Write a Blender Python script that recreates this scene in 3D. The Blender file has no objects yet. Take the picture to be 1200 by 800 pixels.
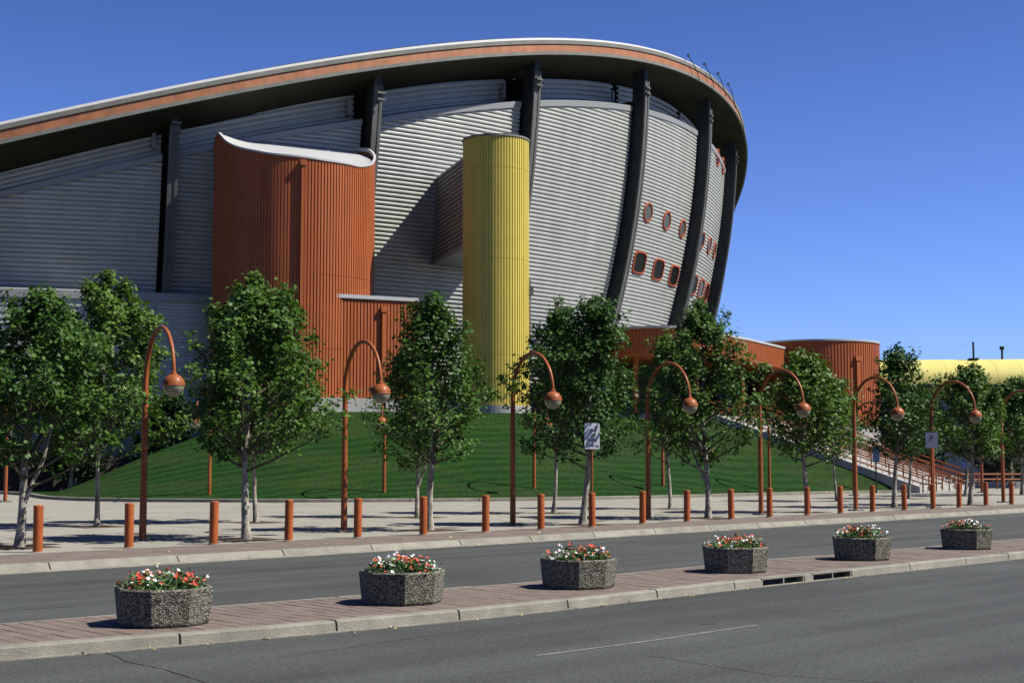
import bpy, bmesh, math, random
from math import sin, cos, pi, radians, sqrt, atan2, hypot, exp
from mathutils import Vector
SC = bpy.context.scene
COL = SC.collection
# ------------------------------------------------------------------ camera, sky, sun, exposure
CAMZ = 1.85
FPX = 1667.0
TILT = math.atan(139 / FPX)
cd = bpy.data.cameras.new('camera'); cam = bpy.data.objects.new('camera', cd); COL.objects.link(cam)
cam.location = (0, 0, CAMZ); cam.rotation_euler = (pi / 2 + TILT, 0, 0)
cd.sensor_width = 36; cd.lens = 36 * FPX / 1200; cd.clip_start = 0.1; cd.clip_end = 5000
SC.camera = cam
SUN_E, SUN_A = radians(50.5), radians(98)          # elevation; azimuth clockwise from +Y
w = bpy.data.worlds.new('World'); SC.world = w; w.use_nodes = True
nt = w.node_tree; bg = nt.nodes['Background']
sky = nt.nodes.new('ShaderNodeTexSky'); sky.sky_type = 'NISHITA'; sky.sun_disc = False
sky.sun_elevation = SUN_E; sky.sun_rotation = SUN_A
sky.altitude = 1000; sky.air_density = 1.0; sky.dust_density = 0.4; sky.ozone_density = 2.0
tint = nt.nodes.new('ShaderNodeMix'); tint.data_type = 'RGBA'; tint.blend_type = 'MULTIPLY'
tint.inputs[0].default_value = 1.0; tint.inputs[7].default_value = (0.74, 0.95, 1.70, 1)
nt.links.new(sky.outputs[0], tint.inputs[6]); nt.links.new(tint.outputs[2], bg.inputs[0])
bg.inputs[1].default_value = 0.036
_tc = nt.nodes.new('ShaderNodeTexCoord'); _sx = nt.nodes.new('ShaderNodeSeparateXYZ'); _mr = nt.nodes.new('ShaderNodeMapRange')
_mr.interpolation_type = 'SMOOTHSTEP'; _mr.inputs[1].default_value = 0.0; _mr.inputs[2].default_value = 0.42; _mr.inputs[3].default_value = 1.30; _mr.inputs[4].default_value = 0.80
_m2 = nt.nodes.new('ShaderNodeMix'); _m2.data_type = 'RGBA'; _m2.blend_type = 'MULTIPLY'; _m2.inputs[0].default_value = 1
nt.links.new(_tc.outputs['Generated'], _sx.inputs[0]); nt.links.new(_sx.outputs[2], _mr.inputs[0])
nt.links.new(tint.outputs[2], _m2.inputs[6]); nt.links.new(_mr.outputs[0], _m2.inputs[7]); nt.links.new(_m2.outputs[2], bg.inputs[0])
sl = bpy.data.lights.new('sun', 'SUN'); sl.energy = 5.0; sl.angle = radians(0.5); sl.color = (1.0, 0.955, 0.85)
so = bpy.data.objects.new('sun', sl); COL.objects.link(so)
sdir = Vector((sin(SUN_A) * cos(SUN_E), cos(SUN_A) * cos(SUN_E), sin(SUN_E)))
so.rotation_euler = sdir.to_track_quat('Z', 'Y').to_euler(); so.location = (60, -20, 80)
SC.view_settings.view_transform = 'Standard'; SC.view_settings.look = 'None'
SC.view_settings.exposure = 1.1; SC.view_settings.gamma = 1
SC.render.engine = 'CYCLES'; SC.cycles.diffuse_bounces = 2

# ------------------------------------------------------------------ helpers
def at(px, py, z=0.0):
    """the point of the level z that the photograph's pixel looks at"""
    a = (px - 600) / FPX; b = (400 - py) / FPX
    d = Vector((a, cos(TILT) - b * sin(TILT), sin(TILT) + b * cos(TILT)))
    t = (z - CAMZ) / d.z
    return Vector((d.x * t, d.y * t, z))

def rgb(c): return (c[0], c[1], c[2], 1)
MATS = {}
def mat(name, col, rough=0.7, metal=0.0, var=0.0, vs=3.0, bump=0.0, bs=40.0, col2=None, spec=0.18, stretch=(1, 1, 1), coat=0.0, island=0.0):
    if name in MATS: return MATS[name]
    m = bpy.data.materials.new(name); m.use_nodes = True; MATS[name] = m
    n = m.node_tree; L = n.links; p = n.nodes['Principled BSDF']
    p.inputs['Base Color'].default_value = rgb(col); p.inputs['Roughness'].default_value = rough
    p.inputs['Metallic'].default_value = metal; p.inputs['Specular IOR Level'].default_value = spec
    if coat: p.inputs['Coat Weight'].default_value = coat; p.inputs['Coat Roughness'].default_value = 0.15
    tc = n.nodes.new('ShaderNodeTexCoord'); mp = n.nodes.new('ShaderNodeMapping'); mp.inputs['Scale'].default_value = stretch
    ge = n.nodes.new('ShaderNodeNewGeometry')
    L.new(ge.outputs['Position'], mp.inputs[0])
    src = None
    if var or col2:
        a = n.nodes.new('ShaderNodeTexNoise'); a.inputs['Scale'].default_value = vs; a.inputs['Detail'].default_value = 6
        a.inputs['Roughness'].default_value = 0.65
        L.new(mp.outputs[0], a.inputs['Vector'])
        r = n.nodes.new('ShaderNodeValToRGB'); r.color_ramp.elements[0].position = 0.3; r.color_ramp.elements[1].position = 0.7
        c1 = [max(0, c * (1 - var)) for c in col]; c2 = col2 if col2 else [min(1, c * (1 + var)) for c in col]
        r.color_ramp.elements[0].color = rgb(c1); r.color_ramp.elements[1].color = rgb(c2)
        L.new(a.outputs[0], r.inputs[0]); src = r.outputs[0]
    if island:
        oi = n.nodes.new('ShaderNodeObjectInfo'); mr = n.nodes.new('ShaderNodeMapRange')
        mr.inputs[3].default_value = 1 - island; mr.inputs[4].default_value = 1 + island
        if island and name in ISLAND: L.new(ge.outputs['Random Per Island'], mr.inputs[0])
        else: L.new(oi.outputs['Random'], mr.inputs[0])
        hs = n.nodes.new('ShaderNodeHueSaturation'); L.new(mr.outputs[0], hs.inputs['Value'])
        if src: L.new(src, hs.inputs['Color'])
        else: hs.inputs['Color'].default_value = rgb(col)
        src = hs.outputs[0]
    if src: L.new(src, p.inputs['Base Color'])
    if bump:
        b = n.nodes.new('ShaderNodeTexNoise'); b.inputs['Scale'].default_value = bs; b.inputs['Detail'].default_value = 4
        L.new(mp.outputs[0], b.inputs['Vector'])
        bn = n.nodes.new('ShaderNodeBump'); bn.inputs['Strength'].default_value = bump; bn.inputs['Distance'].default_value = 0.02
        L.new(b.outputs[0], bn.inputs['Height']); L.new(bn.outputs[0], p.inputs['Normal'])
    return m
ISLAND = {'paver', 'leaf', 'leaf_dark'}

def tag(o, label=None, cat=None, group=None, kind=None):
    if label: o['label'] = label
    if cat: o['category'] = cat
    if group: o['group'] = group
    if kind: o['kind'] = kind
    return o
def empty(name, loc=(0, 0, 0), rz=0, **k):
    o = bpy.data.objects.new(name, None); COL.objects.link(o); o.location = loc; o.rotation_euler = (0, 0, rz)
    o.empty_display_size = 0.3
    return tag(o, **k)
def link_mesh(name, me, m, parent=None, loc=None, rz=0, **k):
    o = bpy.data.objects.new(name, me); COL.objects.link(o)
    if m and not me.materials: me.materials.append(m)
    if parent: o.parent = parent
    if loc is not None: o.location = loc; o.rotation_euler = (0, 0, rz)
    return tag(o, **k)
def copy_tree(o, parent=None):
    c = o.copy(); COL.objects.link(c)
    if parent: c.parent = parent
    for ch in list(o.children): copy_tree(ch, c)
    return c

class MB:
    def __init__(s): s.v = []; s.f = []; s.smooth = False
    def add(s, vs, fs):
        o = len(s.v); s.v += [tuple(p) for p in vs]; s.f += [tuple(i + o for i in f) for f in fs]; return s
    def box(s, c, d, rz=0.0, tx=1.0, ty=1.0):
        x, y, z = d[0] / 2, d[1] / 2, d[2] / 2; P = []
        for dz, kx, ky in ((-z, 1, 1), (z, tx, ty)):
            for sx, sy in ((-1, -1), (1, -1), (1, 1), (-1, 1)):
                a, b = sx * x * kx, sy * y * ky
                P.append((c[0] + a * cos(rz) - b * sin(rz), c[1] + a * sin(rz) + b * cos(rz), c[2] + dz))
        return s.add(P, [(3, 2, 1, 0), (4, 5, 6, 7), (0, 1, 5, 4), (1, 2, 6, 5), (2, 3, 7, 6), (3, 0, 4, 7)])
    def tube(s, pts, rad, n=8, caps=True):
        pts = [Vector(p) for p in pts]; k = len(pts)
        rr = rad if hasattr(rad, '__len__') else [rad] * k
        vs = []; u = None
        for i in range(k):
            t = (pts[min(i + 1, k - 1)] - pts[max(i - 1, 0)]).normalized()
            if u is None: u = t.orthogonal().normalized()
            u = (u - t * u.dot(t)).normalized(); v = t.cross(u)
            for j in range(n):
                a = 2 * pi * j / n; vs.append(pts[i] + (u * cos(a) + v * sin(a)) * rr[i])
        fs = [(i * n + j, i * n + (j + 1) % n, (i + 1) * n + (j + 1) % n, (i + 1) * n + j) for i in range(k - 1) for j in range(n)]
        if caps: fs += [tuple(range(n - 1, -1, -1)), tuple((k - 1) * n + j for j in range(n))]
        return s.add(vs, fs)
    def lathe(s, prof, c=(0, 0, 0), n=20, rot=0.0, caps=True):
        vs = [(c[0] + r * cos(rot + 2 * pi * j / n), c[1] + r * sin(rot + 2 * pi * j / n), c[2] + z) for r, z in prof for j in range(n)]
        k = len(prof)
        fs = [(i * n + j, i * n + (j + 1) % n, (i + 1) * n + (j + 1) % n, (i + 1) * n + j) for i in range(k - 1) for j in range(n)]
        if caps: fs += [tuple(range(n - 1, -1, -1)), tuple((k - 1) * n + j for j in range(n))]
        return s.add(vs, fs)
    def prism(s, poly, z0, z1):
        """vertical prism over a plan polygon (counter-clockwise)"""
        n = len(poly)
        A = [(p[0], p[1], z0) for p in poly] + [(p[0], p[1], z1) for p in poly]
        return s.add(A, [tuple(range(n - 1, -1, -1)), tuple(range(n, 2 * n))] + [(i, (i + 1) % n, (i + 1) % n + n, i + n) for i in range(n)])
    def grid(s, rows, flip=False):
        n = len(rows[0]); vs = [p for r in rows for p in r]
        fs = []
        for i in range(len(rows) - 1):
            for j in range(n - 1):
                q = (i * n + j, i * n + j + 1, (i + 1) * n + j + 1, (i + 1) * n + j)
                fs.append(q[::-1] if flip else q)
        return s.add(vs, fs)
    def mesh(s, name, m=None, smooth=False, ang=None):
        me = bpy.data.meshes.new(name); me.from_pydata(s.v, [], s.f); me.update()
        if m: me.materials.append(m)
        if smooth: me.polygons.foreach_set('use_smooth', [True] * len(me.polygons))
        if ang is not None:
            me.polygons.foreach_set('use_smooth', [True] * len(me.polygons)); me.set_sharp_from_angle(angle=radians(ang))
        return me
    def build(s, name, m, parent=None, loc=None, rz=0, smooth=False, ang=None, **k):
        return link_mesh(name, s.mesh(name, m, smooth, ang), None, parent, loc, rz, **k)

def interp(x, pts):
    if x <= pts[0][0]: return pts[0][1]
    for (a, b), (c, d) in zip(pts, pts[1:]):
        if x <= c: return b + (d - b) * (x - a) / (c - a)
    return pts[-1][1]
def catmull(pts, step):
    pts = [Vector(p[:2]) for p in pts]; P = [2 * pts[0] - pts[1]] + pts + [2 * pts[-1] - pts[-2]]; out = []
    for i in range(1, len(P) - 2):
        a, b, c, d = P[i - 1:i + 3]; n = max(2, int((c - b).length / step))
        for k in range(n):
            t = k / n
            out.append(0.5 * ((2 * b) + (-a + c) * t + (2 * a - 5 * b + 4 * c - d) * t * t + (-a + 3 * b - 3 * c + d) * t ** 3))
    out.append(pts[-1]); return out
def resample(pts, step):
    pts = [Vector(p[:2]) for p in pts]; seg = [(b - a).length for a, b in zip(pts, pts[1:])]; tot = sum(seg)
    n = max(1, round(tot / step)); out = []; i = 0; acc = 0.0
    for k in range(n + 1):
        s = tot * k / n
        while i < len(seg) - 1 and acc + seg[i] < s: acc += seg[i]; i += 1
        t = min(1, max(0, (s - acc) / seg[i])); out.append(pts[i].lerp(pts[i + 1], t))
    return out
def normals(pts):
    out = []
    for i in range(len(pts)):
        t = (pts[min(i + 1, len(pts) - 1)] - pts[max(i - 1, 0)]).normalized(); out.append(Vector((t.y, -t.x)))   # right of travel
    return out
def offset(pts, d): return [p + n * d for p, n in zip(pts, normals(pts))]
def corrugated(name, path, z0, z1, m, parent, pitch=0.2, depth=0.05, duty=0.55, **k):
    """vertical ribbed sheet along a plan path, outward to the right of travel; z0, z1 numbers or functions of 0..1"""
    base = resample(path, pitch); nn = normals(base); n = len(base) - 1; rows0 = []; rows1 = []
    f0 = z0 if callable(z0) else (lambda u: z0); f1 = z1 if callable(z1) else (lambda u: z1)
    for i in range(n):
        for fr, off in ((0.0, 0), (duty, 0), (duty + .09, -depth), (.91, -depth)):
            p = base[i].lerp(base[i + 1], fr); q = nn[i].lerp(nn[i + 1], fr); u = (i + fr) / n
            rows0.append((p.x + q.x * off, p.y + q.y * off, f0(u))); rows1.append((p.x + q.x * off, p.y + q.y * off, f1(u)))
    p = base[-1]; rows0.append((p.x, p.y, f0(1))); rows1.append((p.x, p.y, f1(1)))
    mb = MB(); mb.grid([rows0, rows1]); return mb.build(name, m, parent, **k)
def strip(path, o0, o1, z0, z1, mb=None):
    """closed bar of rectangular section following a plan path"""
    mb = mb or MB(); a = offset(path, o0); b = offset(path, o1)
    rows = [[(p.x, p.y, z0) for p in a], [(p.x, p.y, z1) for p in a], [(p.x, p.y, z1) for p in b], [(p.x, p.y, z0) for p in b], [(p.x, p.y, z0) for p in a]]
    mb.grid(rows, flip=(o1 < o0)); n = len(path)
    o = len(mb.v) - 5 * n
    mb.f += [(o, o + n, o + 2 * n, o + 3 * n), (o + 4 * n - 1, o + 3 * n - 1, o + 2 * n - 1, o + n - 1)]
    return mb
def arc(cx, cy, r, a0, a1, n=48, ry=None):
    ry = ry or r
    return [Vector((cx + r * cos(radians(a0 + (a1 - a0) * i / n)), cy + ry * sin(radians(a0 + (a1 - a0) * i / n)))) for i in range(n + 1)]

# ------------------------------------------------------------------ materials
def streaky(m, amount, scale=(6, 6, .25)):
    """rain streaks and dirt on upright sheeting: multiplies the base colour by a stretched noise"""
    n = m.node_tree; L = n.links; p = n.nodes['Principled BSDF']; s = p.inputs['Base Color']
    ge = n.nodes.new('ShaderNodeNewGeometry'); mp = n.nodes.new('ShaderNodeMapping'); mp.inputs['Scale'].default_value = scale
    no = n.nodes.new('ShaderNodeTexNoise'); no.inputs['Scale'].default_value = 1.0; no.inputs['Detail'].default_value = 5
    mr = n.nodes.new('ShaderNodeMapRange'); mr.inputs[1].default_value = .3; mr.inputs[2].default_value = .7
    mr.inputs[3].default_value = 1 - amount; mr.inputs[4].default_value = 1.0
    mx = n.nodes.new('ShaderNodeMix'); mx.data_type = 'RGBA'; mx.blend_type = 'MULTIPLY'; mx.inputs[0].default_value = 1
    L.new(ge.outputs['Position'], mp.inputs[0]); L.new(mp.outputs[0], no.inputs['Vector']); L.new(no.outputs[0], mr.inputs[0])
    if s.links: L.new(s.links[0].from_socket, mx.inputs[6])
    else: mx.inputs[6].default_value = s.default_value
    L.new(mr.outputs[0], mx.inputs[7]); L.new(mx.outputs[2], s)
    return m
M_ASPH = mat('asphalt', (.042, .045, .044), .85, var=.14, vs=.35, bump=.5, bs=60)
def asphalt_grain(m):
    n = m.node_tree; L = n.links; p = n.nodes['Principled BSDF']; src = p.inputs['Base Color'].links[0].from_socket
    ge = n.nodes.new('ShaderNodeNewGeometry'); a = n.nodes.new('ShaderNodeTexNoise'); a.inputs['Scale'].default_value = 22; a.inputs['Detail'].default_value = 8; a.inputs['Roughness'].default_value = .85
    mr = n.nodes.new('ShaderNodeMapRange'); mr.inputs[1].default_value = .36; mr.inputs[2].default_value = .64; mr.inputs[3].default_value = .5; mr.inputs[4].default_value = 1.5
    mp = n.nodes.new('ShaderNodeMapping'); mp.vector_type = 'TEXTURE'; mp.inputs['Rotation'].default_value = (0, 0, radians(45)); mp.inputs['Scale'].default_value = (9, .7, 1)
    b = n.nodes.new('ShaderNodeTexNoise'); b.inputs['Scale'].default_value = .8; b.inputs['Detail'].default_value = 5
    mb_ = n.nodes.new('ShaderNodeMapRange'); mb_.inputs[1].default_value = .3; mb_.inputs[2].default_value = .7; mb_.inputs[3].default_value = .70; mb_.inputs[4].default_value = 1.2
    mu = n.nodes.new('ShaderNodeMath'); mu.operation = 'MULTIPLY'
    mx = n.nodes.new('ShaderNodeMix'); mx.data_type = 'RGBA'; mx.blend_type = 'MULTIPLY'; mx.inputs[0].default_value = 1
    L.new(ge.outputs['Position'], a.inputs['Vector']); L.new(a.outputs[0], mr.inputs[0])
    L.new(ge.outputs['Position'], mp.inputs[0]); L.new(mp.outputs[0], b.inputs['Vector']); L.new(b.outputs[0], mb_.inputs[0])
    L.new(mr.outputs[0], mu.inputs[0]); L.new(mb_.outputs[0], mu.inputs[1])
    L.new(src, mx.inputs[6]); L.new(mu.outputs[0], mx.inputs[7]); L.new(mx.outputs[2], p.inputs['Base Color'])
asphalt_grain(M_ASPH)
M_GROUND = mat('far_ground', (.045, .05, .035), .95, var=.3, vs=.05)
M_CONC = mat('concrete', (.185, .176, .152), .85, var=.14, vs=1.3, bump=.3, bs=50, island=.05)
M_KERB = mat('kerb_concrete', (.152, .143, .118), .85, var=.25, vs=2.2, bump=.5, bs=45, island=.08)
M_PAVER = mat('paver', (.112, .087, .075), .85, var=.2, vs=2.0, bump=.4, bs=60, island=.14)
M_PAVE2 = mat('brick_strip', (.108, .086, .075), .85, var=.2, vs=1.5, bump=.3, bs=60)
M_JOINT = mat('joint_sand', (.08, .062, .055), .95, var=.2, vs=8)
M_SOIL = mat('soil', (.05, .032, .02), .95, var=.4, vs=9, bump=.8, bs=30)
M_PLINTH = mat('plinth_concrete', (.25, .245, .23), .8, var=.12, vs=.9, bump=.2)
M_ROOFC = mat('rim_concrete', (.13, .13, .115), .75, var=.2, vs=.8, bump=.2, bs=10)
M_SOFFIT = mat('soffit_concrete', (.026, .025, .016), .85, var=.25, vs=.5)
M_RIB = mat('rib_steel', (.024, .028, .026), .5, var=.2, vs=1.0)
M_FLANGE = mat('rib_flange', (.085, .085, .08), .55, var=.2, vs=1.0)
M_WHITE = mat('white_coping', (.31, .31, .31), .5)
M_ROOFW = mat('pale_roof_sheet', (.27, .27, .28), .6)
M_TERRA = streaky(mat('rim_orange', (.27, .11, .055), .6, var=.15, vs=1.5), .3, (1.6, 1.6, .2))
M_CLAD = streaky(mat('silver_cladding', (.355, .362, .335), .45, metal=.12, spec=.3, var=.07, vs=.5), .14, (1.0, 1.0, .1))
M_CAP = mat('silver_cap', (.21, .215, .215), .45, metal=.1)
M_BRIDGE_SHADE = streaky(mat('bridge_cladding_shaded', (.19, .20, .185), .5, var=.07, vs=.5), .14, (1.0, 1.0, .1))  # silver cladding in a darker grey, the bridge's shadow put into its colour
M_RED = streaky(mat('red_cladding', (.29, .080, .026), .5, var=.08, vs=.6), .16, (2.5, 2.5, .12))
M_YEL = streaky(mat('yellow_cladding', (.48, .385, .075), .5, var=.06, vs=.6), .14, (2.5, 2.5, .12))
M_YEL2 = mat('yellow_roof', (.45, .40, .13), .5, var=.06, vs=.6)
M_ORANGE = streaky(mat('orange_paint', (.24, .068, .019), .5, var=.15, vs=5, coat=.05), .35, (9, 9, 1.2))
M_BOLL = streaky(mat('bollard_paint', (.29, .072, .017), .55, var=.15, vs=6, coat=.1), .3, (14, 14, 2))
M_FRAME = mat('window_frame_orange', (.25, .055, .02), .5)
M_GLASSD = mat('dark_glass', (.008, .009, .009), .3, spec=.08)
M_GLASSL = mat('pale_porthole_glass', (.06, .063, .055), .3, spec=.2)
M_GLASSB = mat('blue_glass', (.05, .09, .16), .08, spec=.9)
M_BLACK = mat('black_iron', (.02, .02, .02), .6)
M_BRANCH = mat('branch_bark', (.07, .06, .04), .9, var=.3, vs=9)
M_GRASSB = mat('trunk_bark', (.09, .075, .055), .9, col2=(.36, .33, .27), var=.5, vs=9, bump=.8, bs=30, stretch=(1, 1, .45))
M_DARKIN = mat('dark_recess', (.035, .028, .025), .8)
M_BLUE = mat('blue_panel', (.04, .07, .16), .5)
M_PAINTW = mat('worn_road_paint', (.12, .12, .11), .8, var=.35, vs=6)
M_CRACK = mat('tar_seal', (.022, .022, .024), .7)
M_MOULD = mat('sign_white', (.42, .42, .44), .45)
M_LET = mat('sign_black', (.03, .03, .035), .6)

def leafmat(name, c1, c2, rough=.52):
    m = bpy.data.materials.new(name); m.use_nodes = True; n = m.node_tree; L = n.links; p = n.nodes['Principled BSDF']
    ge = n.nodes.new('ShaderNodeNewGeometry'); r = n.nodes.new('ShaderNodeValToRGB')
    r.color_ramp.elements[0].color = rgb(c1); r.color_ramp.elements[1].color = rgb(c2)
    oi = n.nodes.new('ShaderNodeObjectInfo'); h0 = n.nodes.new('ShaderNodeHueSaturation'); q1 = n.nodes.new('ShaderNodeMapRange'); q2 = n.nodes.new('ShaderNodeMapRange')
    q1.inputs[3].default_value = .49; q1.inputs[4].default_value = .515; q2.inputs[3].default_value = 1.3; q2.inputs[4].default_value = .8
    L.new(oi.outputs['Random'], q1.inputs[0]); L.new(oi.outputs['Random'], q2.inputs[0]); L.new(q1.outputs[0], h0.inputs['Hue']); L.new(q2.outputs[0], h0.inputs['Value'])
    L.new(ge.outputs['Random Per Island'], r.inputs[0]); L.new(r.outputs[0], h0.inputs['Color']); r = h0; L.new(r.outputs[0], p.inputs['Base Color'])
    p.inputs['Roughness'].default_value = rough; p.inputs['Specular IOR Level'].default_value = .16
    tr = n.nodes.new('ShaderNodeBsdfTranslucent'); hs = n.nodes.new('ShaderNodeHueSaturation'); hs.inputs['Value'].default_value = 1.3
    hs.inputs['Saturation'].default_value = 1.1
    L.new(r.outputs[0], hs.inputs['Color']); L.new(hs.outputs[0], tr.inputs[0])
    mx = n.nodes.new('ShaderNodeMixShader'); mx.inputs[0].default_value = .22
    L.new(p.outputs[0], mx.inputs[1]); L.new(tr.outputs[0], mx.inputs[2]); L.new(mx.outputs[0], n.nodes['Material Output'].inputs[0])
    return m
M_LEAF = leafmat('leaf', (.018, .050, .0075), (.062, .118, .018))
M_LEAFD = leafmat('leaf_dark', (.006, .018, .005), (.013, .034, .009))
M_FLEAF = leafmat('flower_leaf', (.03, .07, .02), (.07, .13, .04))
def petal(name, c):
    m = mat(name, c, .6); return m
M_PW = petal('petal_white', (.55, .55, .54)); M_PR = petal('petal_red', (.36, .05, .03)); M_PO = petal('petal_coral', (.42, .10, .05))

def grass_mat():
    m = bpy.data.materials.new('mown_grass'); m.use_nodes = True; n = m.node_tree; L = n.links; p = n.nodes['Principled BSDF']
    p.inputs['Roughness'].default_value = .8; p.inputs['Specular IOR Level'].default_value = .04
    ge = n.nodes.new('ShaderNodeNewGeometry')
    def noise(sc, det=5, st=(1, 1, 1), rz=0):
        mp = n.nodes.new('ShaderNodeMapping'); mp.inputs['Scale'].default_value = st; mp.inputs['Rotation'].default_value = (0, 0, rz)
        a = n.nodes.new('ShaderNodeTexNoise'); a.inputs['Scale'].default_value = sc; a.inputs['Detail'].default_value = det
        L.new(ge.outputs['Position'], mp.inputs[0]); L.new(mp.outputs[0], a.inputs['Vector']); return a.outputs[0]
    wv = n.nodes.new('ShaderNodeTexWave'); wv.inputs['Scale'].default_value = .30; wv.inputs['Distortion'].default_value = 4.5; wv.inputs['Detail'].default_value = 2
    mp = n.nodes.new('ShaderNodeMapping'); mp.inputs['Rotation'].default_value = (0, 0, radians(62)); L.new(ge.outputs['Position'], mp.inputs[0]); L.new(mp.outputs[0], wv.inputs['Vector'])
    r1 = n.nodes.new('ShaderNodeValToRGB'); r1.color_ramp.elements[0].color = rgb((.0055, .021, .0040)); r1.color_ramp.elements[1].color = rgb((.0105, .034, .0062))
    L.new(wv.outputs[0], r1.inputs[0])
    mx = n.nodes.new('ShaderNodeMix'); mx.data_type = 'RGBA'; mr = n.nodes.new('ShaderNodeMapRange'); mr.inputs[1].default_value = .44; mr.inputs[2].default_value = .68; mr.inputs[4].default_value = .75
    L.new(noise(.30, 7, (.5, 1, 1), .5), mr.inputs[0]); L.new(mr.outputs[0], mx.inputs[0]); L.new(r1.outputs[0], mx.inputs[6]); mx.inputs[7].default_value = rgb((.022, .034, .010))
    m2 = n.nodes.new('ShaderNodeMix'); m2.data_type = 'RGBA'; m2.blend_type = 'MULTIPLY'; m2.inputs[0].default_value = 1
    mq = n.nodes.new('ShaderNodeMapRange'); mq.inputs[1].default_value = .3; mq.inputs[2].default_value = .7; mq.inputs[3].default_value = .6; mq.inputs[4].default_value = 1.35
    L.new(noise(7, 5), mq.inputs[0]); L.new(mx.outputs[2], m2.inputs[6]); L.new(mq.outputs[0], m2.inputs[7]); L.new(m2.outputs[2], p.inputs['Base Color'])
    bn = n.nodes.new('ShaderNodeBump'); bn.inputs['Distance'].default_value = .06; bn.inputs['Strength'].default_value = .8
    L.new(noise(14, 4), bn.inputs['Height']); L.new(bn.outputs[0], p.inputs['Normal'])
    return m
M_GRASS = grass_mat()
def aggregate():
    m = bpy.data.materials.new('exposed_aggregate'); m.use_nodes = True; n = m.node_tree; L = n.links; p = n.nodes['Principled BSDF']
    p.inputs['Roughness'].default_value = .85; p.inputs['Specular IOR Level'].default_value = .15; ge = n.nodes.new('ShaderNodeTexCoord')
    v = n.nodes.new('ShaderNodeTexVoronoi'); v.inputs['Scale'].default_value = 54; L.new(ge.outputs['Object'], v.inputs['Vector'])
    r = n.nodes.new('ShaderNodeValToRGB'); e = r.color_ramp.elements; e[0].position = 0; e[0].color = rgb((.045, .043, .034)); e[1].position = 1; e[1].color = rgb((.31, .29, .225))
    sp = n.nodes.new('ShaderNodeSeparateColor'); L.new(v.outputs['Color'], sp.inputs[0]); L.new(sp.outputs[0], r.inputs[0])
    mr = n.nodes.new('ShaderNodeMapRange'); mr.inputs[1].default_value = .25; mr.inputs[2].default_value = .6; mr.inputs[3].default_value = 1; mr.inputs[4].default_value = .35
    L.new(v.outputs['Distance'], mr.inputs[0]); mx = n.nodes.new('ShaderNodeMix'); mx.data_type = 'RGBA'; mx.blend_type = 'MULTIPLY'; mx.inputs[0].default_value = 1
    L.new(r.outputs[0], mx.inputs[6]); L.new(mr.outputs[0], mx.inputs[7]); L.new(mx.outputs[2], p.inputs['Base Color'])
    bn = n.nodes.new('ShaderNodeBump'); bn.inputs['Distance'].default_value = .012; bn.inputs['Strength'].default_value = 1
    bn.invert = True; L.new(v.outputs['Distance'], bn.inputs['Height']); L.new(bn.outputs[0], p.inputs['Normal'])
    return m
M_AGG = aggregate()
def milk():
    m = mat('milky_globe', (.17, .16, .10), .12, spec=.7); m.node_tree.nodes['Principled BSDF'].inputs['Subsurface Weight'].default_value = .3; return m
M_MILK = milk()

# ------------------------------------------------------------------ ground, road, median, pavement
RZ = -0.13
g = MB(); g.add([(-2500, -600, RZ - .03), (2500, -600, RZ - .03), (2500, 3500, RZ - .03), (-2500, 3500, RZ - .03)], [(0, 1, 2, 3)])
g.build('ground', M_GROUND, kind='structure')
kfar = [(-30, 3.9), (-9.2, 25.5), (-5.3, 29.6), (0, 35.1), (7.8, 43.3), (20.2, 56), (60, 97)]
KFAR = catmull(kfar, 1.0)
NEAR = catmull([(-16, 6.0), (-9.5, 10.9), (-5.14, 14.3), (-2.8, 16.1), (0, 18.5), (4.08, 22.8), (10.6, 29.4), (20, 39.2), (38, 57.5)], .6)
FARE = catmull([(-17, 6.9), (-10.4, 12.2), (-5.84, 16.5), (-3.34, 18.8), (0, 21.8), (4.7, 26.8), (9.2, 31.1), (18.6, 40.8), (36.4, 59)], .6)
road = MB(); rp = [(-30, -25), (95, -25), (95, 132), (60, 97)] + [(p.x, p.y) for p in KFAR[::-1][1:]]
road.add([(x, y, RZ) for x, y in rp], [tuple(range(len(rp)))])
road.build('road', M_ASPH, kind='structure')
# painted line, cracks and seals on the road
def ribbon(pts, wd, z, jag=0, seed=0, taper=True):
    rnd = random.Random(seed); P = resample(pts, .12) if jag else resample(pts, .5)
    nn = normals(P); L_ = []; R_ = []
    off = 0
    for i, (p, q) in enumerate(zip(P, nn)):
        off = off * .8 + rnd.uniform(-jag, jag); hw = wd / 2 * (rnd.uniform(.4, 1.3) if jag else 1)
        a = p + q * (off + hw); b = p + q * (off - hw); L_.append((a.x, a.y, z)); R_.append((b.x, b.y, z))
    mb = MB(); mb.grid([L_, R_]); return mb
RG = lambda x, y: at(x, y, RZ)
ribbon([RG(628, 768), RG(760, 751), RG(887, 732)], .06, RZ + .004).build('painted_line', M_PAINTW, kind='structure')
for pts in ([RG(122, 764), RG(150, 775), RG(195, 784), RG(250, 802)], ):
    ribbon(pts, .018, RZ + .004, .012, 3).build('road_crack', M_CRACK, kind='structure')
ribbon([RG(-40, 719), RG(0, 716), RG(88, 710)], .03, RZ + .004, .008, 4).build('road_crack', M_CRACK, kind='structure')
ribbon([RG(905, 632), RG(985, 634), RG(1100, 630)], .035, RZ + .004, .006, 5).build('road_crack', M_CRACK, kind='structure')
ribbon([RG(820, 731), RG(838, 730.5)], .06, RZ + .004, .02, 7).build('road_crack', M_CRACK, kind='structure')
ribbon([RG(760, 768), RG(900, 790), RG(1040, 800)], .014, RZ + .004, .010, 9).build('road_crack', M_CRACK, kind='structure')
ribbon([RG(330, 770), RG(520, 742), RG(760, 714)], .010, RZ + .004, .004, 11).build('road_crack', M_CRACK, kind='structure')

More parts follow.
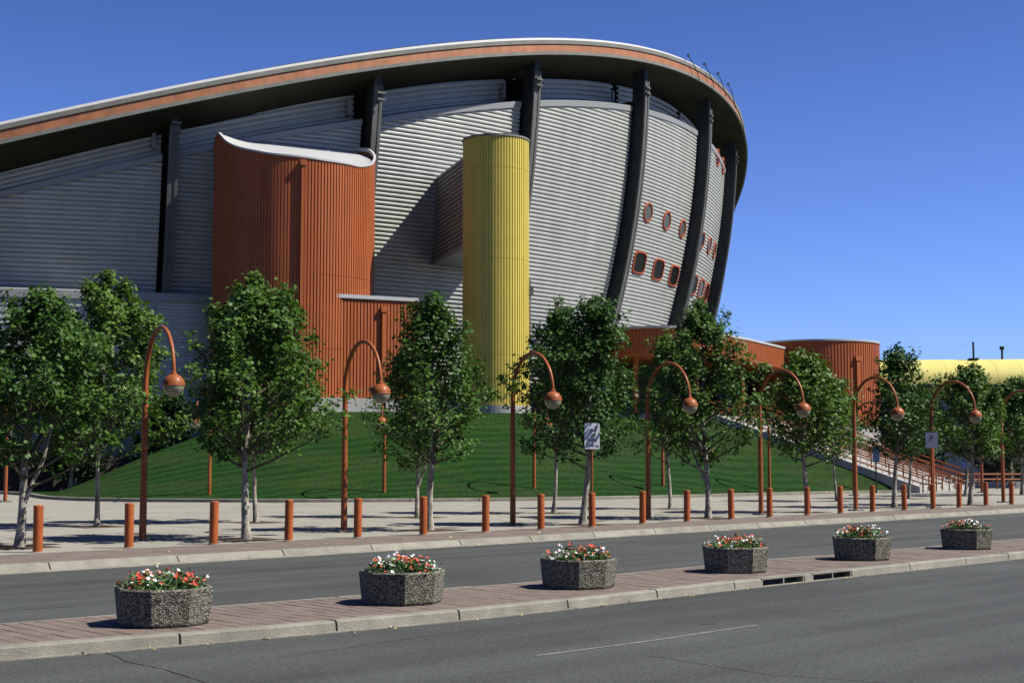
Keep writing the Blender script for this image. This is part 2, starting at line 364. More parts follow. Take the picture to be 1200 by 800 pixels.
def kerbstones(path, o0, o1, z1, length, parent, m, joint=.014, gaps=(), z0=RZ - .02, seed=1, batter=0.0):
    """one mesh object per kerb stone along a path"""
    rnd = random.Random(seed); P = resample(path, .15); n = len(P); per = max(3, int(length / .15)); i = 0
    nn = normals(P); made = []
    while i < n - 2:
        j = min(n - 1, i + per + rnd.choice((-1, 0, 0, 1))); seg = P[i:j + 1]; sn = nn[i:j + 1]
        mid = seg[len(seg) // 2]
        if not any((mid - Vector(gp)).length < gr for gp, gr in gaps):
            t0 = (seg[1] - seg[0]).normalized() * joint; t1 = (seg[-1] - seg[-2]).normalized() * joint
            seg = [seg[0] + t0] + seg[1:-1] + [seg[-1] - t1]; dz = rnd.uniform(-.006, .006)
            sgn = 1 if o1 > o0 else -1; ch = .022
            rows = [[], [], [], [], []]
            for p, q in zip(seg, sn):
                for r_, (of, zz) in zip(rows, ((o1 + sgn * batter, z0), (o1, z1 - ch), (o1 - sgn * ch, z1), (o0, z1), (o0, z0))):
                    r_.append((p.x + q.x * of, p.y + q.y * of, zz + (dz if zz > z0 else 0)))
            mb = MB(); mb.grid(rows, flip=(sgn > 0)); k = len(seg)
            mb.f += [(0, k, 2 * k, 3 * k, 4 * k), (5 * k - 1, 4 * k - 1, 3 * k - 1, 2 * k - 1, k - 1)]
            made.append(mb.build('kerb_stone', m, parent))
        i = j
    return made
# median
med = MB()
mp_ = [(p.x, p.y) for p in offset(NEAR, -.13)] + [(p.x, p.y) for p in offset(FARE, .10)[::-1]]
nA, nB = offset(NEAR, -.13), offset(FARE, .10)
cnt = 120
def pt_on(path, u):
    f = u * (len(path) - 1); i = min(int(f), len(path) - 2); return path[i].lerp(path[i + 1], f - i)
# sheets between the two kerbs, matched by perpendicular course lines
rn, rf = resample(nA, .2), None
def nearest(path, p):
    best = None
    for a, b in zip(path, path[1:]):
        d = b - a; t = max(0, min(1, (p - a).dot(d) / d.length_squared)); q = a + d * t
        if best is None or (q - p).length < best[0]: best = ((q - p).length, q)
    return best[1]
mid_nodes = [(p, nearest(nB, p)) for p in rn]
med.grid([[(a.x, a.y, -.012) for a, b in mid_nodes], [(b.x, b.y, -.012) for a, b in mid_nodes]], flip=True)
median = med.build('median_pavement', M_JOINT, kind='structure')
inl = [at(937, 676, 0), at(997, 670, 0)]
NF = resample(NEAR, .05); ii = [min(range(len(NF)), key=lambda k: (NF[k] - Vector((v.x, v.y))).length) for v in inl]
cuts = [0, ii[0] - 12, ii[0] + 12, ii[1] - 12, ii[1] + 12, len(NF) - 1]
for a_, b_ in ((0, 1), (2, 3), (4, 5)):
    kerbstones(NF[cuts[a_]:cuts[b_] + 1], -.15, 0.02, 0.0, 2.0 if b_ != 3 else 5, median, M_KERB, batter=.02, seed=4)
kerbstones(FARE, .11, -0.0, 0.0, 2.4, median, M_KERB, seed=5)
# gutter lip at the foot of the near kerb
strip(NEAR, .02, .09, RZ - .02, RZ + .012).build('gutter', M_KERB, kind='structure')
# pavers: courses across the median, two staggered rows; the nearest 300 singly
def paver_mesh(L_, W_):
    mb = MB(); mb.box((0, 0, -.017), (L_, W_, .034)); c = .004
    mb.v = [(x * (1 - (.02 if z > -.001 else 0)), y * (1 - (.03 if z > -.001 else 0)), z) for x, y, z in mb.v]
    return mb
pv = []
rnd = random.Random(11)
for i in range(len(mid_nodes) - 1):
    a, b = mid_nodes[i]; a2, b2 = mid_nodes[i + 1]; wA = (b - a).length
    if wA < .3: continue
    d = (b - a).normalized(); t = (a2 - a); nrow = max(2, int(wA / .41)); st = .5 if i % 2 else 0
    edges = [0] + [(k + st) for k in range(1 if not st else 0, nrow + 1) if 0.2 < k + st < nrow - .2] + [nrow]
    for e0, e1 in zip(edges, edges[1:]):
        ln = (e1 - e0) / nrow * wA; c = a + d * ((e0 + e1) / 2 / nrow * wA) + (a2 + (b2 - a2).normalized() * ((e0 + e1) / 2 / nrow * (b2 - a2).length) - (a + d * ((e0 + e1) / 2 / nrow * wA))) * .5
        pv.append((c, ln - .012, atan2(d.y, d.x)))
pv = [q for q in pv if q[0].y > 5 and q[0].y < 58]
vis = sorted([q for q in pv if abs(q[0].x / q[0].y) < .38], key=lambda q: q[0].y)
solo = vis[:300]; ids = {id(q) for q in solo}
pmesh = {}
for c, ln, a in solo:
    k = round(ln, 2)
    if k not in pmesh:
        pmesh[k] = paver_mesh(k, .19).mesh('paver', M_PAVER)
    o = link_mesh('paver', pmesh[k], None, median, (c.x, c.y, rnd.uniform(-.004, .0)), a)
rest = MB()
for q in pv:
    if id(q) in ids: continue
    c, ln, a = q; b_ = paver_mesh(ln, .19); dz = rnd.uniform(-.004, 0)
    rest.add([(c.x + x * cos(a) - y * sin(a), c.y + x * sin(a) + y * cos(a), z + dz) for x, y, z in b_.v], b_.f)
rest.build('paver', M_PAVER, median, kind='stuff')
# storm drain inlets let into the near kerb
def inlet(p, label):
    q = min(range(1, len(NF) - 1), key=lambda i: (NF[i] - Vector((p.x, p.y))).length); t = (NF[q + 1] - NF[q - 1]).normalized(); a = atan2(t.y, t.x)
    c = NF[q]; r = empty('storm_drain', (c.x, c.y, 0), a, label=label, cat='storm drain')
    MB().box((0, .14, -.08), (1.19, .03, .15)).build('recess', M_BLACK, r)
    f = MB(); f.box((0, .065, -.014), (1.19, .17, .028)); f.box((0, .065, -.14), (1.19, .17, .03))
    for x in (-.585, .585): f.box((x, .065, -.0765), (.03, .166, .095))
    f.build('frame', M_KERB, r)
    MB().box((.02, -.005, -.0765), (.03, .02, .094)).build('bar', M_KERB, r)
inlet(inl[0], 'dark kerb inlet of a storm drain, the left one of two')
inlet(inl[1], 'dark kerb inlet of a storm drain, the right one of two')

# pavement beyond the far lane
e_s = Vector((1, 1.025)).normalized(); e_t = Vector((-e_s.y, e_s.x)); O_ = Vector((0, 35.1))     # along / away from the road
def ST(s, t): return O_ + e_s * s + e_t * t
kerbl = [ST(s, 0) for s in (-70, 110)]
kerbl = KFAR
pl = MB(); P0 = resample(KFAR, 2.0)
back = [p + e_t * 90 for p in P0]
pl.grid([[(p.x, p.y, -.02) for p in P0], [(p.x, p.y, -.02) for p in back]], flip=False)
plaza = pl.build('pavement', M_JOINT, kind='structure')
kerbstones(KFAR, .0, .24, 0.0, 2.6, plaza, M_KERB, batter=.10, seed=8)
strip(resample([p for p in KFAR], 1.0), .34, .62, RZ - .02, RZ + .01).build('gutter', M_KERB, kind='structure')
BS = 2.35
bs_ = MB(); q0 = offset(P0, -.005); q1 = offset(P0, -BS)
strip(P0, -.005, -BS, -.10, -.002).build('brick_strip', M_PAVE2, plaza)
# concrete slabs of the pavement, one object each
# mound edge curve
MK = [(-60, 92), (-40, 88), (-27.7, 78.5), (-21.7, 68), (-17.8, 64.6), (-11.3, 63.2), (-5.7, 63.7), (0, 65.4), (4, 67.6), (8.6, 71.2), (13.9, 76.2), (19.5, 80.6), (23.2, 82.0)]
MKC = catmull(MK, 1.0)
def mk_y(x): return interp(x, [(p.x, p.y) for p in MKC])
SL = 3.0; slabs = {}
pits_px = [(21, 641), (112, 617), (287, 632), (300, 612), (505, 621), (491, 606), (684, 614.5), (649, 601), (829, 607), (784, 596), (946, 600), (981, 587), (1049, 594.5), (1066, 584), (1138, 591.5), (1132, 581), (1198, 579.5)]
PITS = [at(x, y, 0) for x, y in pits_px]
for i in range(-14, 26):
    for j in range(0, 22):
        s0, s1 = i * SL + .012, (i + 1) * SL - .012; t0, t1 = BS + j * SL + .012, BS + (j + 1) * SL - .012
        c = ST((s0 + s1) / 2, (t0 + t1) / 2)
        if c.y < 10 or c.x / max(c.y, 1) < -.52 or c.x / max(c.y, 1) > .5 or c.y > 125: continue
        if -40 < c.x < 20 and c.y > mk_y(c.x) + 3: continue
        key = 0
        if key not in slabs:
            mb = MB(); h = SL / 2 - .012; mb.box((0, 0, -.05), (2 * h, 2 * h, .10)); slabs[key] = mb.mesh('slab', M_CONC)
        link_mesh('slab', slabs[key], None, plaza, (c.x, c.y, rnd.uniform(-.003, .003)), atan2(e_s.y, e_s.x))
# ------------------------------------------------------------------ grass mound
HM = 4.65
U_ = Vector((-.853, .522)); W_ = Vector((.522, .853)); SA = Vector((23.3, 81.3)); SLEN, SWID, NST = 13.5, 12.0, 30
def smooth(t): t = max(0, min(1, t)); return t * t * (3 - 2 * t)
def ridge_side(x, y):
    """distance to the left of the mound's left ridge line"""
    a, b = Vector((-24.0, 64.5)), Vector((-10.5, 86.0)); d = (b - a).normalized(); v = Vector((x, y)) - a
    return -(v.x * d.y - v.y * d.x)
def hm(x, y):
    d = y - mk_y(x)
    if x > 22: d = min(d, 0 + (y - 82))
    if d <= 0: return -.02
    t = min(1, d / 19.5)
    h = .10 + (HM - .1) * (.55 * t + .45 * smooth(t))
    L_ = ridge_side(x, y)
    if L_ > 0: h = .10 + (h - .10) * (1 - smooth(L_ / 7.0))
    v = Vector((x, y)) - SA; u, wv = v.dot(U_), v.dot(W_)
    if wv <= 0 and 0 < u < SLEN + 6 and x > 0: h = max(h, (min(u, SLEN) / SLEN * HM + .10) * d / (d - wv * .9 + .01))
    if wv > 0 and wv < SWID + .3: h = min(h, max(-.02, (u - 1.2) / SLEN * HM)) if u < SLEN + .5 else h
    if wv >= SWID + .3 and u < SLEN + 4: h = -.06
    return h
xs = [-62 + .5 * i for i in range(0, 200)]; rows = []
NR = 110
for r in range(NR + 1):
    row = []
    for x in xs:
        y0 = mk_y(x) + .17; y = y0 + (130 - y0) * (r / NR) ** 1.35
        row.append((x, y, hm(x, y)))
    rows.append(row)
mo = MB(); mo.grid(rows); mo.build('grass_mound', M_GRASS, smooth=True, kind='structure')
kp = [p for p in MKC if -45 < p.x < 23.4]
mk_root = empty('mound_kerb', (0, 0, 0)); 
mk_root['kind'] = 'structure'
kerbstones(kp, .0, .30, .15, 3.0, mk_root, M_KERB, z0=-.03, seed=9)
for o in list(mk_root.children): pass
# tree pits
for i, p in enumerate(PITS):
    mb = MB(); mb.box((0, 0, .006), (1.3, 1.3, .012)); mb.build('tree_pit', M_SOIL, loc=(p.x, p.y, 0), rz=atan2(e_s.y, e_s.x), kind='structure')

# ------------------------------------------------------------------ the arena
CX, CY, CZ = -46.06, 153.65, 33.84
R = 70.0
def rimz(ph): return CAMZ + 21.63 + 10.78 * cos(2 * (ph + radians(25.4)))       # foot of the rim band
def rimt(ph): return CAMZ + 23.30 + 10.57 * cos(2 * (ph + radians(24.6)))
def capz(ph): return rimz(ph) + interp(math.degrees(ph), [(-90, -2.0), (-78, -2.06), (-68, -2.4), (-57, -2.95), (-45, -3.1), (-29, -3.2), (-10, -3.1), (40, -3)])
def clez(ph): return rimz(ph) + interp(math.degrees(ph), [(-90, -.5), (-68, -.6), (-56, -1.05), (-45, -1.3), (-23, -1.1), (40, -1.1)])
def pol(r, ph, z): return (CX + r * cos(ph), CY + r * sin(ph), z)
def sph(rr, z): return sqrt(max(1, rr * rr - (z - CZ) ** 2))
arena = empty('arena', (CX, CY, 0), label='huge saddle-roofed arena with silver ribbed walls and an orange rim band', cat='arena')
def ab(mb, name, m, **k):
    o = mb.build(name, m, **k); o.parent = arena; o.matrix_parent_inverse.identity(); 
    o.data.transform(__import__('mathutils').Matrix.Translation((-CX, -CY, 0))); return o
A0, A1 = radians(-135), radians(60)
NP = 240
PHS = [A0 + (A1 - A0) * i / NP for i in range(NP + 1)]
def ringband(prof, name, m, phs=PHS, **k):
    """prof: list of functions ph -> (r, z), swept round the building"""
    mb = MB(); mb.grid([[pol(*(f(p)[0], p, f(p)[1])) for p in phs] for f in prof], flip=False); return ab(mb, name, m, **k)
def fr(p, t):   # t 0..1 up the rim
    return rimz(p) + (rimt(p) - rimz(p)) * t
ringband([lambda p: (70.70, fr(p, 0)), lambda p: (70.90, fr(p, .0)), lambda p: (70.90, fr(p, .05)), lambda p: (70.84, fr(p, .06)), lambda p: (70.84, fr(p, .19)), lambda p: (70.6, fr(p, .19))], 'rim_lower_band', M_ROOFC)
ringband([lambda p: (70.72, fr(p, .17)), lambda p: (70.66, fr(p, .66))], 'rim_orange_band', M_TERRA)
ringband([lambda p: (70.5, fr(p, .64)), lambda p: (70.74, fr(p, .64)), lambda p: (70.74, fr(p, .86)), lambda p: (70.5, fr(p, .86))], 'rim_upper_band', M_ROOFC)
ringband([lambda p: (70.6, fr(p, .85)), lambda p: (70.66, fr(p, .87)), lambda p: (70.5, fr(p, 1.02)), lambda p: (69.2, fr(p, 1.04))], 'roof_coping', M_WHITE)
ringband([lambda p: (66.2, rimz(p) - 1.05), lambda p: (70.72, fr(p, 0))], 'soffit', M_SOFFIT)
# saddle roof
mb = MB(); rows = []
phf = [2 * pi * i / 120 for i in range(121)]
for k in range(9):
    q = k / 8
    rows.append([pol(69.3 * q, p, CAMZ + 23.3 + .3 + (10.57 * cos(2 * (p + radians(24.6)))) * q * q) for p in phf])
mb.grid(rows); ab(mb, 'roof', M_ROOFC, smooth=True)
# dark body behind the cladding
mb = MB(); mb.grid([[pol(sph(66.0, z) if z < 30 else 65.8, p, min(z, rimz(p) - 1.0)) for p in PHS] for z in (-.5, 4, 8, 12, 16, 20, 24, 28, 32, 36)])
ab(mb, 'inner_wall', M_DARKIN)
# joints across the orange band are real gaps between sheets
PHR = [radians(-68.86 + 11.25 * k) for k in range(-2, 9)]
RW = .33            # half width of a rib in metres
PITCH = .30
RP = 68.9
CORR = [(0, .0), (.08, .012), (.3, .016), (.54, .012), (.62, -.01), (.69, -.09), (.76, -.12), (.86, -.12), (.94, -.06)]
def bay(pa, pb, k):
    da = radians(.0)
    pa2, pb2 = pa + .02 / R, pb - .95 / R
    n = 18; phs = [pa2 + (pb2 - pa2) * i / n for i in range(n + 1)]
    zlo = 12.3 if math.degrees(pb) < -60 else 3.0
    zmax = max(capz(p) for p in phs); rows = []
    z = zlo; 
    while z < zmax + PITCH:
        for q, off in CORR:
            zz = z + q * PITCH
            rows.append([pol(sph(RP, min(zz, capz(p))) + off, p, min(zz, capz(p))) for p in phs])
        z += PITCH
    mb = MB(); mb.grid(rows); ab(mb, 'cladding_panel', M_CLAD, smooth=True)
    # cap along the top edge
    mb = MB(); mb.grid([[pol(sph(RP, capz(p)) + a, p, capz(p) + b) for p in phs] for a, b in ((-.1, -.42), (.06, -.42), (.10, .0), (.02, .05), (-2.0, .42))])
    ab(mb, 'wall_cap', M_CAP)
    # end returns
    rows = []
    zs = [zlo + (capz(pb2) - zlo) * i / 20 for i in range(21)]
    for pq in (pa2, pb2):
        mb = MB(); mb.grid([[pol(sph(RP, zz) - .08, pq, zz) for zz in zs], [pol(sph(RP, zz) - 2.0, pq, zz) for zz in zs]]); ab(mb, 'panel_return', M_RIB)
    # set-back strip of sheeting under the soffit, its ribs parallel to the roof
    rows = []
    nz = 5
    for i in range(nz):
        for q, off in ((0, 0), (.5, .05), (.6, -.17), (.95, -.17)):
            u = (i + q) / nz
            rows.append([pol(67.0 + off, p, capz(p) + .15 + (clez(p) + .25 - capz(p) - .15) * u) for p in phs])
    mb = MB(); mb.grid(rows); ab(mb, 'upper_strip', M_CLAD)
for k in range(len(PHR) - 1): bay(PHR[k], PHR[k + 1], k)
# ribs
for k, ph in enumerate(PHR):
    pc = ph - RW / R; mb = MB(); mf = MB()
    zb = 11.8 if math.degrees(ph) < -62 else 3.0
    zt = rimz(pc) + .05
    zs = [zb + (zt - zb) * i / 26 for i in range(27)]
    def frame(z): 
        rr = sph(R, min(z, CZ)) if z < CZ else R
        return rr
    def sec(z, pts):
        rr = frame(z); return [pol(rr + a, pc + b / R, z) for a, b in pts]
    web = [(-.14, -.27), (-.14, .27), (-1.25, .27), (-1.25, -.27), (-.14, -.27)]
    rows = [sec(z, web) for z in zs]; mb.grid(rows)
    rib = ab(mb, 'rib', M_RIB)
    fl = [(-.16, -RW), (0, -RW), (0, -.12), (-.05, -.10), (-.05, .10), (0, .12), (0, RW), (-.16, RW), (-.16, -RW)]
    mf.grid([sec(z, fl) for z in zs if z < zt - .7]); f_ = ab(mf, 'rib_flange', M_FLANGE); 
    # pin joint and bracket at the head
    zz = capz(pc) + .9
    for dz in (0, .45):
        hb = MB(); hb.add([pol(70.0 + a, pc + b / R, zz + dz + c) for a in (-.1, .10) for b in (-.30, .30) for c in (0, .14)], [(0, 1, 3, 2), (4, 6, 7, 5), (0, 2, 6, 4), (1, 5, 7, 3), (0, 4, 5, 1), (2, 3, 7, 6)])
        ab(hb, 'pin_joint', M_FLANGE)
    # light flashing where the upper strip meets the rib on its left
    fb = MB(); z0, z1 = capz(pc) + .25, capz(pc) + 1.35; pf = pc - 1.15 / R
    fb.add([pol(67.25 + a, pf + b / R, z) for z in (z0, z1) for a, b in ((0, -.14), (.22, -.10), (.22, .10), (0, .14))], [(0, 1, 5, 4), (1, 2, 6, 5), (2, 3, 7, 6), (3, 0, 4, 7), (4, 5, 6, 7), (3, 2, 1, 0)])
    ab(fb, 'flashing', M_CAP)
# windows
def window(phd, z, rnd_, wpane):
    ph = radians(phd); rr = sph(RP, z); lean = math.asin((CZ - z) / RP)
    er = Vector((cos(ph), sin(ph), 0)); et = Vector((-sin(ph), cos(ph), 0)); nrm = er * cos(lean) - Vector((0, 0, 1)) * sin(lean)
    up = Vector((0, 0, 1)) * cos(lean) + er * sin(lean)
    c = Vector(pol(rr, ph, z)); ww, hh = (.64, .70) if rnd_ else (.94, .80)
    def ring(s, d, n=32):
        out = []
        for i in range(n):
            a = 2 * pi * (i + .5) / n; x, y = cos(a), sin(a)
            if not rnd_: 
                k = (abs(x) ** 5 + abs(y) ** 5) ** (-1 / 5); x *= k; y *= k
            out.append(c + et * x * (ww + s) + up * y * (hh + s) + nrm * d)
        return out
    n = 32; V = []
    prof = ((.14, -.12), (.15, .08), (.08, .12), (.0, .10), (-.01, .025))
    for s, d in prof: V += ring(s, d)
    F = [(i * n + j, i * n + (j + 1) % n, (i + 1) * n + (j + 1) % n, (i + 1) * n + j) for i in range(len(prof) - 1) for j in range(n)]
    mb = MB(); mb.add(V, F); fo = ab(mb, 'window_frame', M_FRAME, ang=40)
    mb = MB(); mb.add(ring(0, .035), [tuple(range(n))]); g_ = ab(mb, 'window_pane', wpane); 
    g_.parent = fo
for a, z, r_, gl in ((-32.4, 22.4, 1, M_GLASSL), (-29.2, 22.25, 1, M_GLASSL), (-26.0, 22.1, 1, M_GLASSL), (-20.6, 22.0, 1, M_GLASSD), (-17.8, 22, 1, M_GLASSL), (-15.0, 22, 1, M_GLASSL),
                 (-32.4, 18.25, 0, M_GLASSD), (-29.2, 18.1, 0, M_GLASSD), (-26.0, 18.0, 0, M_GLASSD), (-20.6, 17.9, 0, M_GLASSD), (-17.8, 17.9, 0, M_GLASSL), (-15.0, 17.9, 0, M_GLASSD),
                 (-17.9, 30.3, 1, M_GLASSD), (-15.0, 30.2, 1, M_GLASSD)):
    window(a, z, r_, gl)
# thin cable brackets over the rim at the right
for a in (-30.6, -27.6, -24.6, -21.6):
    p = radians(a); mb = MB(); mb.tube([pol(71.0, p + radians(1.6), fr(p, .08)), pol(71.0, p + radians(1.1), fr(p, .5)), pol(70.95, p + radians(.3), fr(p, .95)), pol(70.8, p, fr(p, 1.25))], .035, 5)
    mb.tube([pol(70.8, p, fr(p, 1.18)), pol(70.8, p, fr(p, 1.32))], .11, 5)
    ab(mb, 'rim_bracket', M_BLACK)
# podium wall below the left bays
PR = 67.6
def pod(ph, z): return pol(PR, ph, z)
pa, pb = radians(-118), radians(-62)
phs = [pa + (pb - pa) * i / 40 for i in range(41)]
rows = []; z = 5.6
while z < 12.0:
    for q, off in ((0, 0), (.45, 0), (.55, -.1), (.95, -.1)): rows.append([pol(PR + off, p, z + q * .42) for p in phs])
    z += .42
mb = MB(); mb.grid(rows); ab(mb, 'podium_cladding', M_CLAD)
mb = MB(); mb.grid([[pol(PR + a, p, zz) for p in phs] for a, zz in ((-.05, 11.95), (.12, 11.95), (.14, 12.45), (0, 12.52), (-3.2, 12.6))]); ab(mb, 'podium_cap', M_CAP)
mb = MB(); mb.grid([[pol(PR + a, p, zz) for p in phs] for a, zz in ((.05, -.2), (.05, 5.3), (.12, 5.3), (.12, 5.6), (-.2, 5.6))]); ab(mb, 'podium_base', M_PLINTH)
for a in (-104, -92.7, -81.2, -69.9):
    p = radians(a); mb = MB(); mb.add([pol(PR + d, p + e / R, zz) for zz in (5.6, 11.95) for d, e in ((0, -.12), (.13, -.12), (.13, .12), (0, .12))], [(0, 1, 5, 4), (1, 2, 6, 5), (2, 3, 7, 6)]); ab(mb, 'podium_pilaster', M_CAP)

# ------------------------------------------------------------------ red service drum
DX, DY, DR = -13.95, 90.3, 5.12
DRIM = [(-181, 21.2), (-165, 21.9), (-152, 22.4), (-146, 22.15), (-138, 21.6), (-128, 21.15), (-118, 20.85), (-100, 20.45), (-90, 20.35), (-60, 20.15), (-30, 20.15), (-12, 20.6), (0, 21.15), (30, 22.4), (60, 22.9), (90, 23.1), (140, 23.2), (165, 22.0), (181, 21.2)]
def dz(a):
    a = (a + 180) % 360 - 180
    return sum(interp(a + e, DRIM) for e in (-4, -2, 0, 2, 4)) / 5
drum = empty('service_drum', (DX, DY, 0), label='tall dark red corrugated drum with a scooped white-edged roof, left of the yellow tower', cat='tower')
def child_of(root, o):
    o.data.transform(__import__('mathutils').Matrix.Translation((-root.location.x, -root.location.y, -root.location.z))); o.parent = root; return o
tiers = [(4.0, 8.6), (8.6, 13.1), (13.1, None)]
for i, (z0, z1) in enumerate(tiers):
    path = arc(DX, DY, DR, -205, 45, 90)
    child_of(drum, corrugated('cladding_panel', path, z0, (lambda u: dz(-205 + 250 * u) - .05) if z1 is None else z1 - .02, M_RED, None, pitch=.205, depth=.045))
# coping following the scooped edge
rows = [[], [], [], [], []]
for i in range(145):
    a = -205 + 250 * i / 144; p = radians(a); z = dz(a)
    for r_, (d, h) in zip(rows, ((.03, -.10), (.05, -.09), (.05, .02), (-.10, .03), (-.10, -.22))): r_.append((DX + (DR + d) * cos(p), DY + (DR + d) * sin(p), z + h))
mb = MB(); mb.grid(rows, flip=False); child_of(drum, mb.build('coping', M_WHITE, None, smooth=False))
# roof sheet: from the front rim up to the arena wall
rows = [[], [], [], []]
for i in range(61):
    a = -154 + 150 * i / 60; p = radians(a); F = Vector((DX + (DR - .1) * cos(p), DY + (DR - .1) * sin(p), dz(a) - .06))
    t = i / 60; B = Vector((-17.9, 91.3, 22.55)).lerp(Vector((-9.6, 93.2, 22.0)), t)
    for k, r_ in enumerate(rows): r_.append(tuple(F.lerp(B, k / 3)))
mb = MB(); mb.grid(rows); child_of(drum, mb.build('roof', M_ROOFW, None, smooth=True))
# dark liner behind the sheets
def downpipe(root, x, y, z0, z1, m, w_=.26, rz=0):
    mb = MB(); mb.box((x, y, (z0 + z1) / 2), (w_, .16, z1 - z0), rz); mb.box((x, y, z1 + .15), (w_ * 1.7, .26, .34), rz)
    child_of(root, mb.build('downpipe', m))
pp = radians(-76); downpipe(drum, DX + (DR + .12) * cos(pp), DY + (DR + .12) * sin(pp), 5.2, 19.7, M_RED, .20, rz=pp + pi / 2)
# small louvred window at the left side of the drum
wp = radians(-176); mb = MB()
for k in range(4):
    mb.box((DX + (DR + .05) * cos(wp), DY + (DR + .05) * sin(wp), 18.2 + k * .55), (.9, .10, .30), wp + pi / 2)
child_of(drum, mb.build('louvre', M_CAP))

# ------------------------------------------------------------------ red annex in front of the drum
annex = empty('red_annex', (-11.6, 86.0, 0), label='low red corrugated annex with a pale top rail in front of the red drum', cat='annex')
a0, a1 = Vector((-11.65, 86.05)), Vector((-5.75, 88.9)); ad = (a1 - a0).normalized(); an = Vector((ad.y, -ad.x)); a2 = a1 - an * 6.0; a3 = a0 - an * 4
child_of(annex, corrugated('cladding_panel', [a0, a1], 5.62, 11.75, M_RED, None, pitch=.215, depth=.045))
child_of(annex, corrugated('cladding_panel', [a1, a2], 5.62, 11.75, M_RED, None, pitch=.215, depth=.045))
child_of(annex, corrugated('cladding_panel', [a3, a0], 5.62, 11.75, M_RED, None, pitch=.215, depth=.045))
mb = MB(); mb.prism([a0 + an * .1 - ad * .1, a1 + an * .1 + ad * .1, a2 + ad * .1, a3 - ad * .1], 11.75, 11.98); child_of(annex, mb.build('top_rail', M_WHITE))
dp = a0 + ad * 4.05 + an * .13; downpipe(annex, dp.x, dp.y, 5.7, 11.0, M_RED, .22, rz=atan2(ad.y, ad.x))
pc_ = [a0 + an * .35 - ad * 1.2, a1 + an * .35 + ad * 3.4, a1 + ad * 3.6 - an * 5, a0 - an * 3.5 - ad * 1.2]
mb = MB(); mb.prism(pc_, 3.2, 5.62); child_of(annex, mb.build('plinth', M_PLINTH))
b0, b1 = a1 + ad * .3 + an * .1, a1 + ad * 3.2 + an * .1
mb = MB(); mb.prism([b0, b1, b1 - an * 3, b0 - an * 3], 5.625, 6.6); child_of(annex, mb.build('side_wall', M_RED))

# ------------------------------------------------------------------ yellow stair tower and the bridge
TX, TY, TR = -1.03, 90.2, 2.13
tower = empty('stair_tower', (TX, TY, 0), label='slim round bright yellow corrugated stair tower against the silver wall', cat='tower')
for i, (z0, z1) in enumerate(((5.25, 8.4), (8.4, 14.45), (14.45, 20.2), (20.2, 22.25))):
    child_of(tower, corrugated('cladding_panel', arc(TX, TY, TR, -270, 90, 72), z0, z1 - .015, M_YEL, None, pitch=.19, depth=.045))
mb = MB(); mb.lathe([(TR + .02, 22.2), (TR + .05, 22.2), (TR + .05, 22.32), (TR - .25, 22.36), (0.05, 22.4)], (TX, TY, 0), 48, caps=False); child_of(tower, mb.build('coping', M_ROOFC))
mb = MB(); mb.lathe([(TR + .12, 3.6), (TR + .12, 5.24), (.1, 5.25)], (TX, TY, 0), 48, caps=False); child_of(tower, mb.build('plinth', M_PLINTH))
mb = MB(); mb.tube([(TX + TR + .06, TY - .3, 9.6), (TX + TR + .06, TY - .3, 13.4)], .05, 6); mb.box((TX + TR + .14, TY - .3, 12.6), (.24, .2, .5)); child_of(tower, mb.build('wall_bracket', M_ROOFC))
bridge = empty('sky_bridge', (-2.6, 93, 16), label='silver ribbed box bridge joining the yellow tower to the arena wall', cat='bridge')
bd = Vector((-.30, .954)).normalized(); bl0 = Vector((-2.75, 91.2)); bl1 = bl0 + bd * 15; br0 = bl0 + Vector((bd.y, -bd.x)) * 3.3; br1 = br0 + bd * 15
def hribs(p0, p1, z0, z1, pitch=.335, depth=.09):
    d = (p1 - p0).normalized(); nn = Vector((d.y, -d.x)); mb = MB(); rows = []; z = z0
    while z < z1 - .01:
        for q, off in ((0, 0), (.45, 0), (.55, -depth), (.95, -depth)):
            zz = min(z + q * pitch, z1); rows.append([(p.x + nn.x * off, p.y + nn.y * off, zz) for p in (p0, p1)])
        z += pitch
    mb.grid(rows); return mb
child_of(bridge, hribs(bl1, bl0, 15.9, 21.6, .30).build('side_cladding', M_BRIDGE_SHADE))
child_of(bridge, hribs(br0, br1, 15.9, 21.6, .30).build('side_cladding', M_BRIDGE_SHADE))
mb = MB(); q = [bl0, br0, br1, bl1]; mb.prism([bl0, br0, br1, bl1], 21.6, 21.8); child_of(bridge, mb.build('roof', M_CAP))
mb = MB(); mb.prism([bl0, br0, br1, bl1], 15.7, 15.9); child_of(bridge, mb.build('underside', M_CAP))

# ------------------------------------------------------------------ entrance canopy and round pavilion
can = empty('entrance_canopy', (12, 98, 0), label='curved red corrugated entrance canopy with a thin white edge below the arena wall', cat='canopy')
front = catmull([(5.6, 103), (6.2, 98.8), (8.4, 96.4), (11.5, 95.9), (13.4, 98.2), (14.6, 101)], .4)
sl_ = [(14.6, 101), (17.7, 106), (24.6, 119.2)]
path = front + [Vector(p) for p in sl_[1:]]
child_of(can, corrugated('fascia', path, 9.15, 10.75, M_RED, None, pitch=.24, depth=.05))
poly = [Vector(p) for p in path] + [Vector((12, 128)), Vector((4, 116))]
mb = MB(); mb.prism([(p.x, p.y) for p in offset(path, .06)] + [(12, 128), (4, 116)], 10.76, 10.92); child_of(can, mb.build('roof_edge', M_WHITE))
mb = MB(); mb.prism([(p.x, p.y) for p in offset(path, -.12)] + [(12, 128), (4, 116)], 9.0, 9.2); child_of(can, mb.build('ceiling', M_RED))
for x, y in ((8.6, 98.6), (13.0, 100.5), (17.5, 108.2), (21.8, 115.6)):
    mb = MB(); mb.lathe([(.2, 4.5), (.2, 9.05)], (x, y, 0), 14); child_of(can, mb.build('column', M_RED))
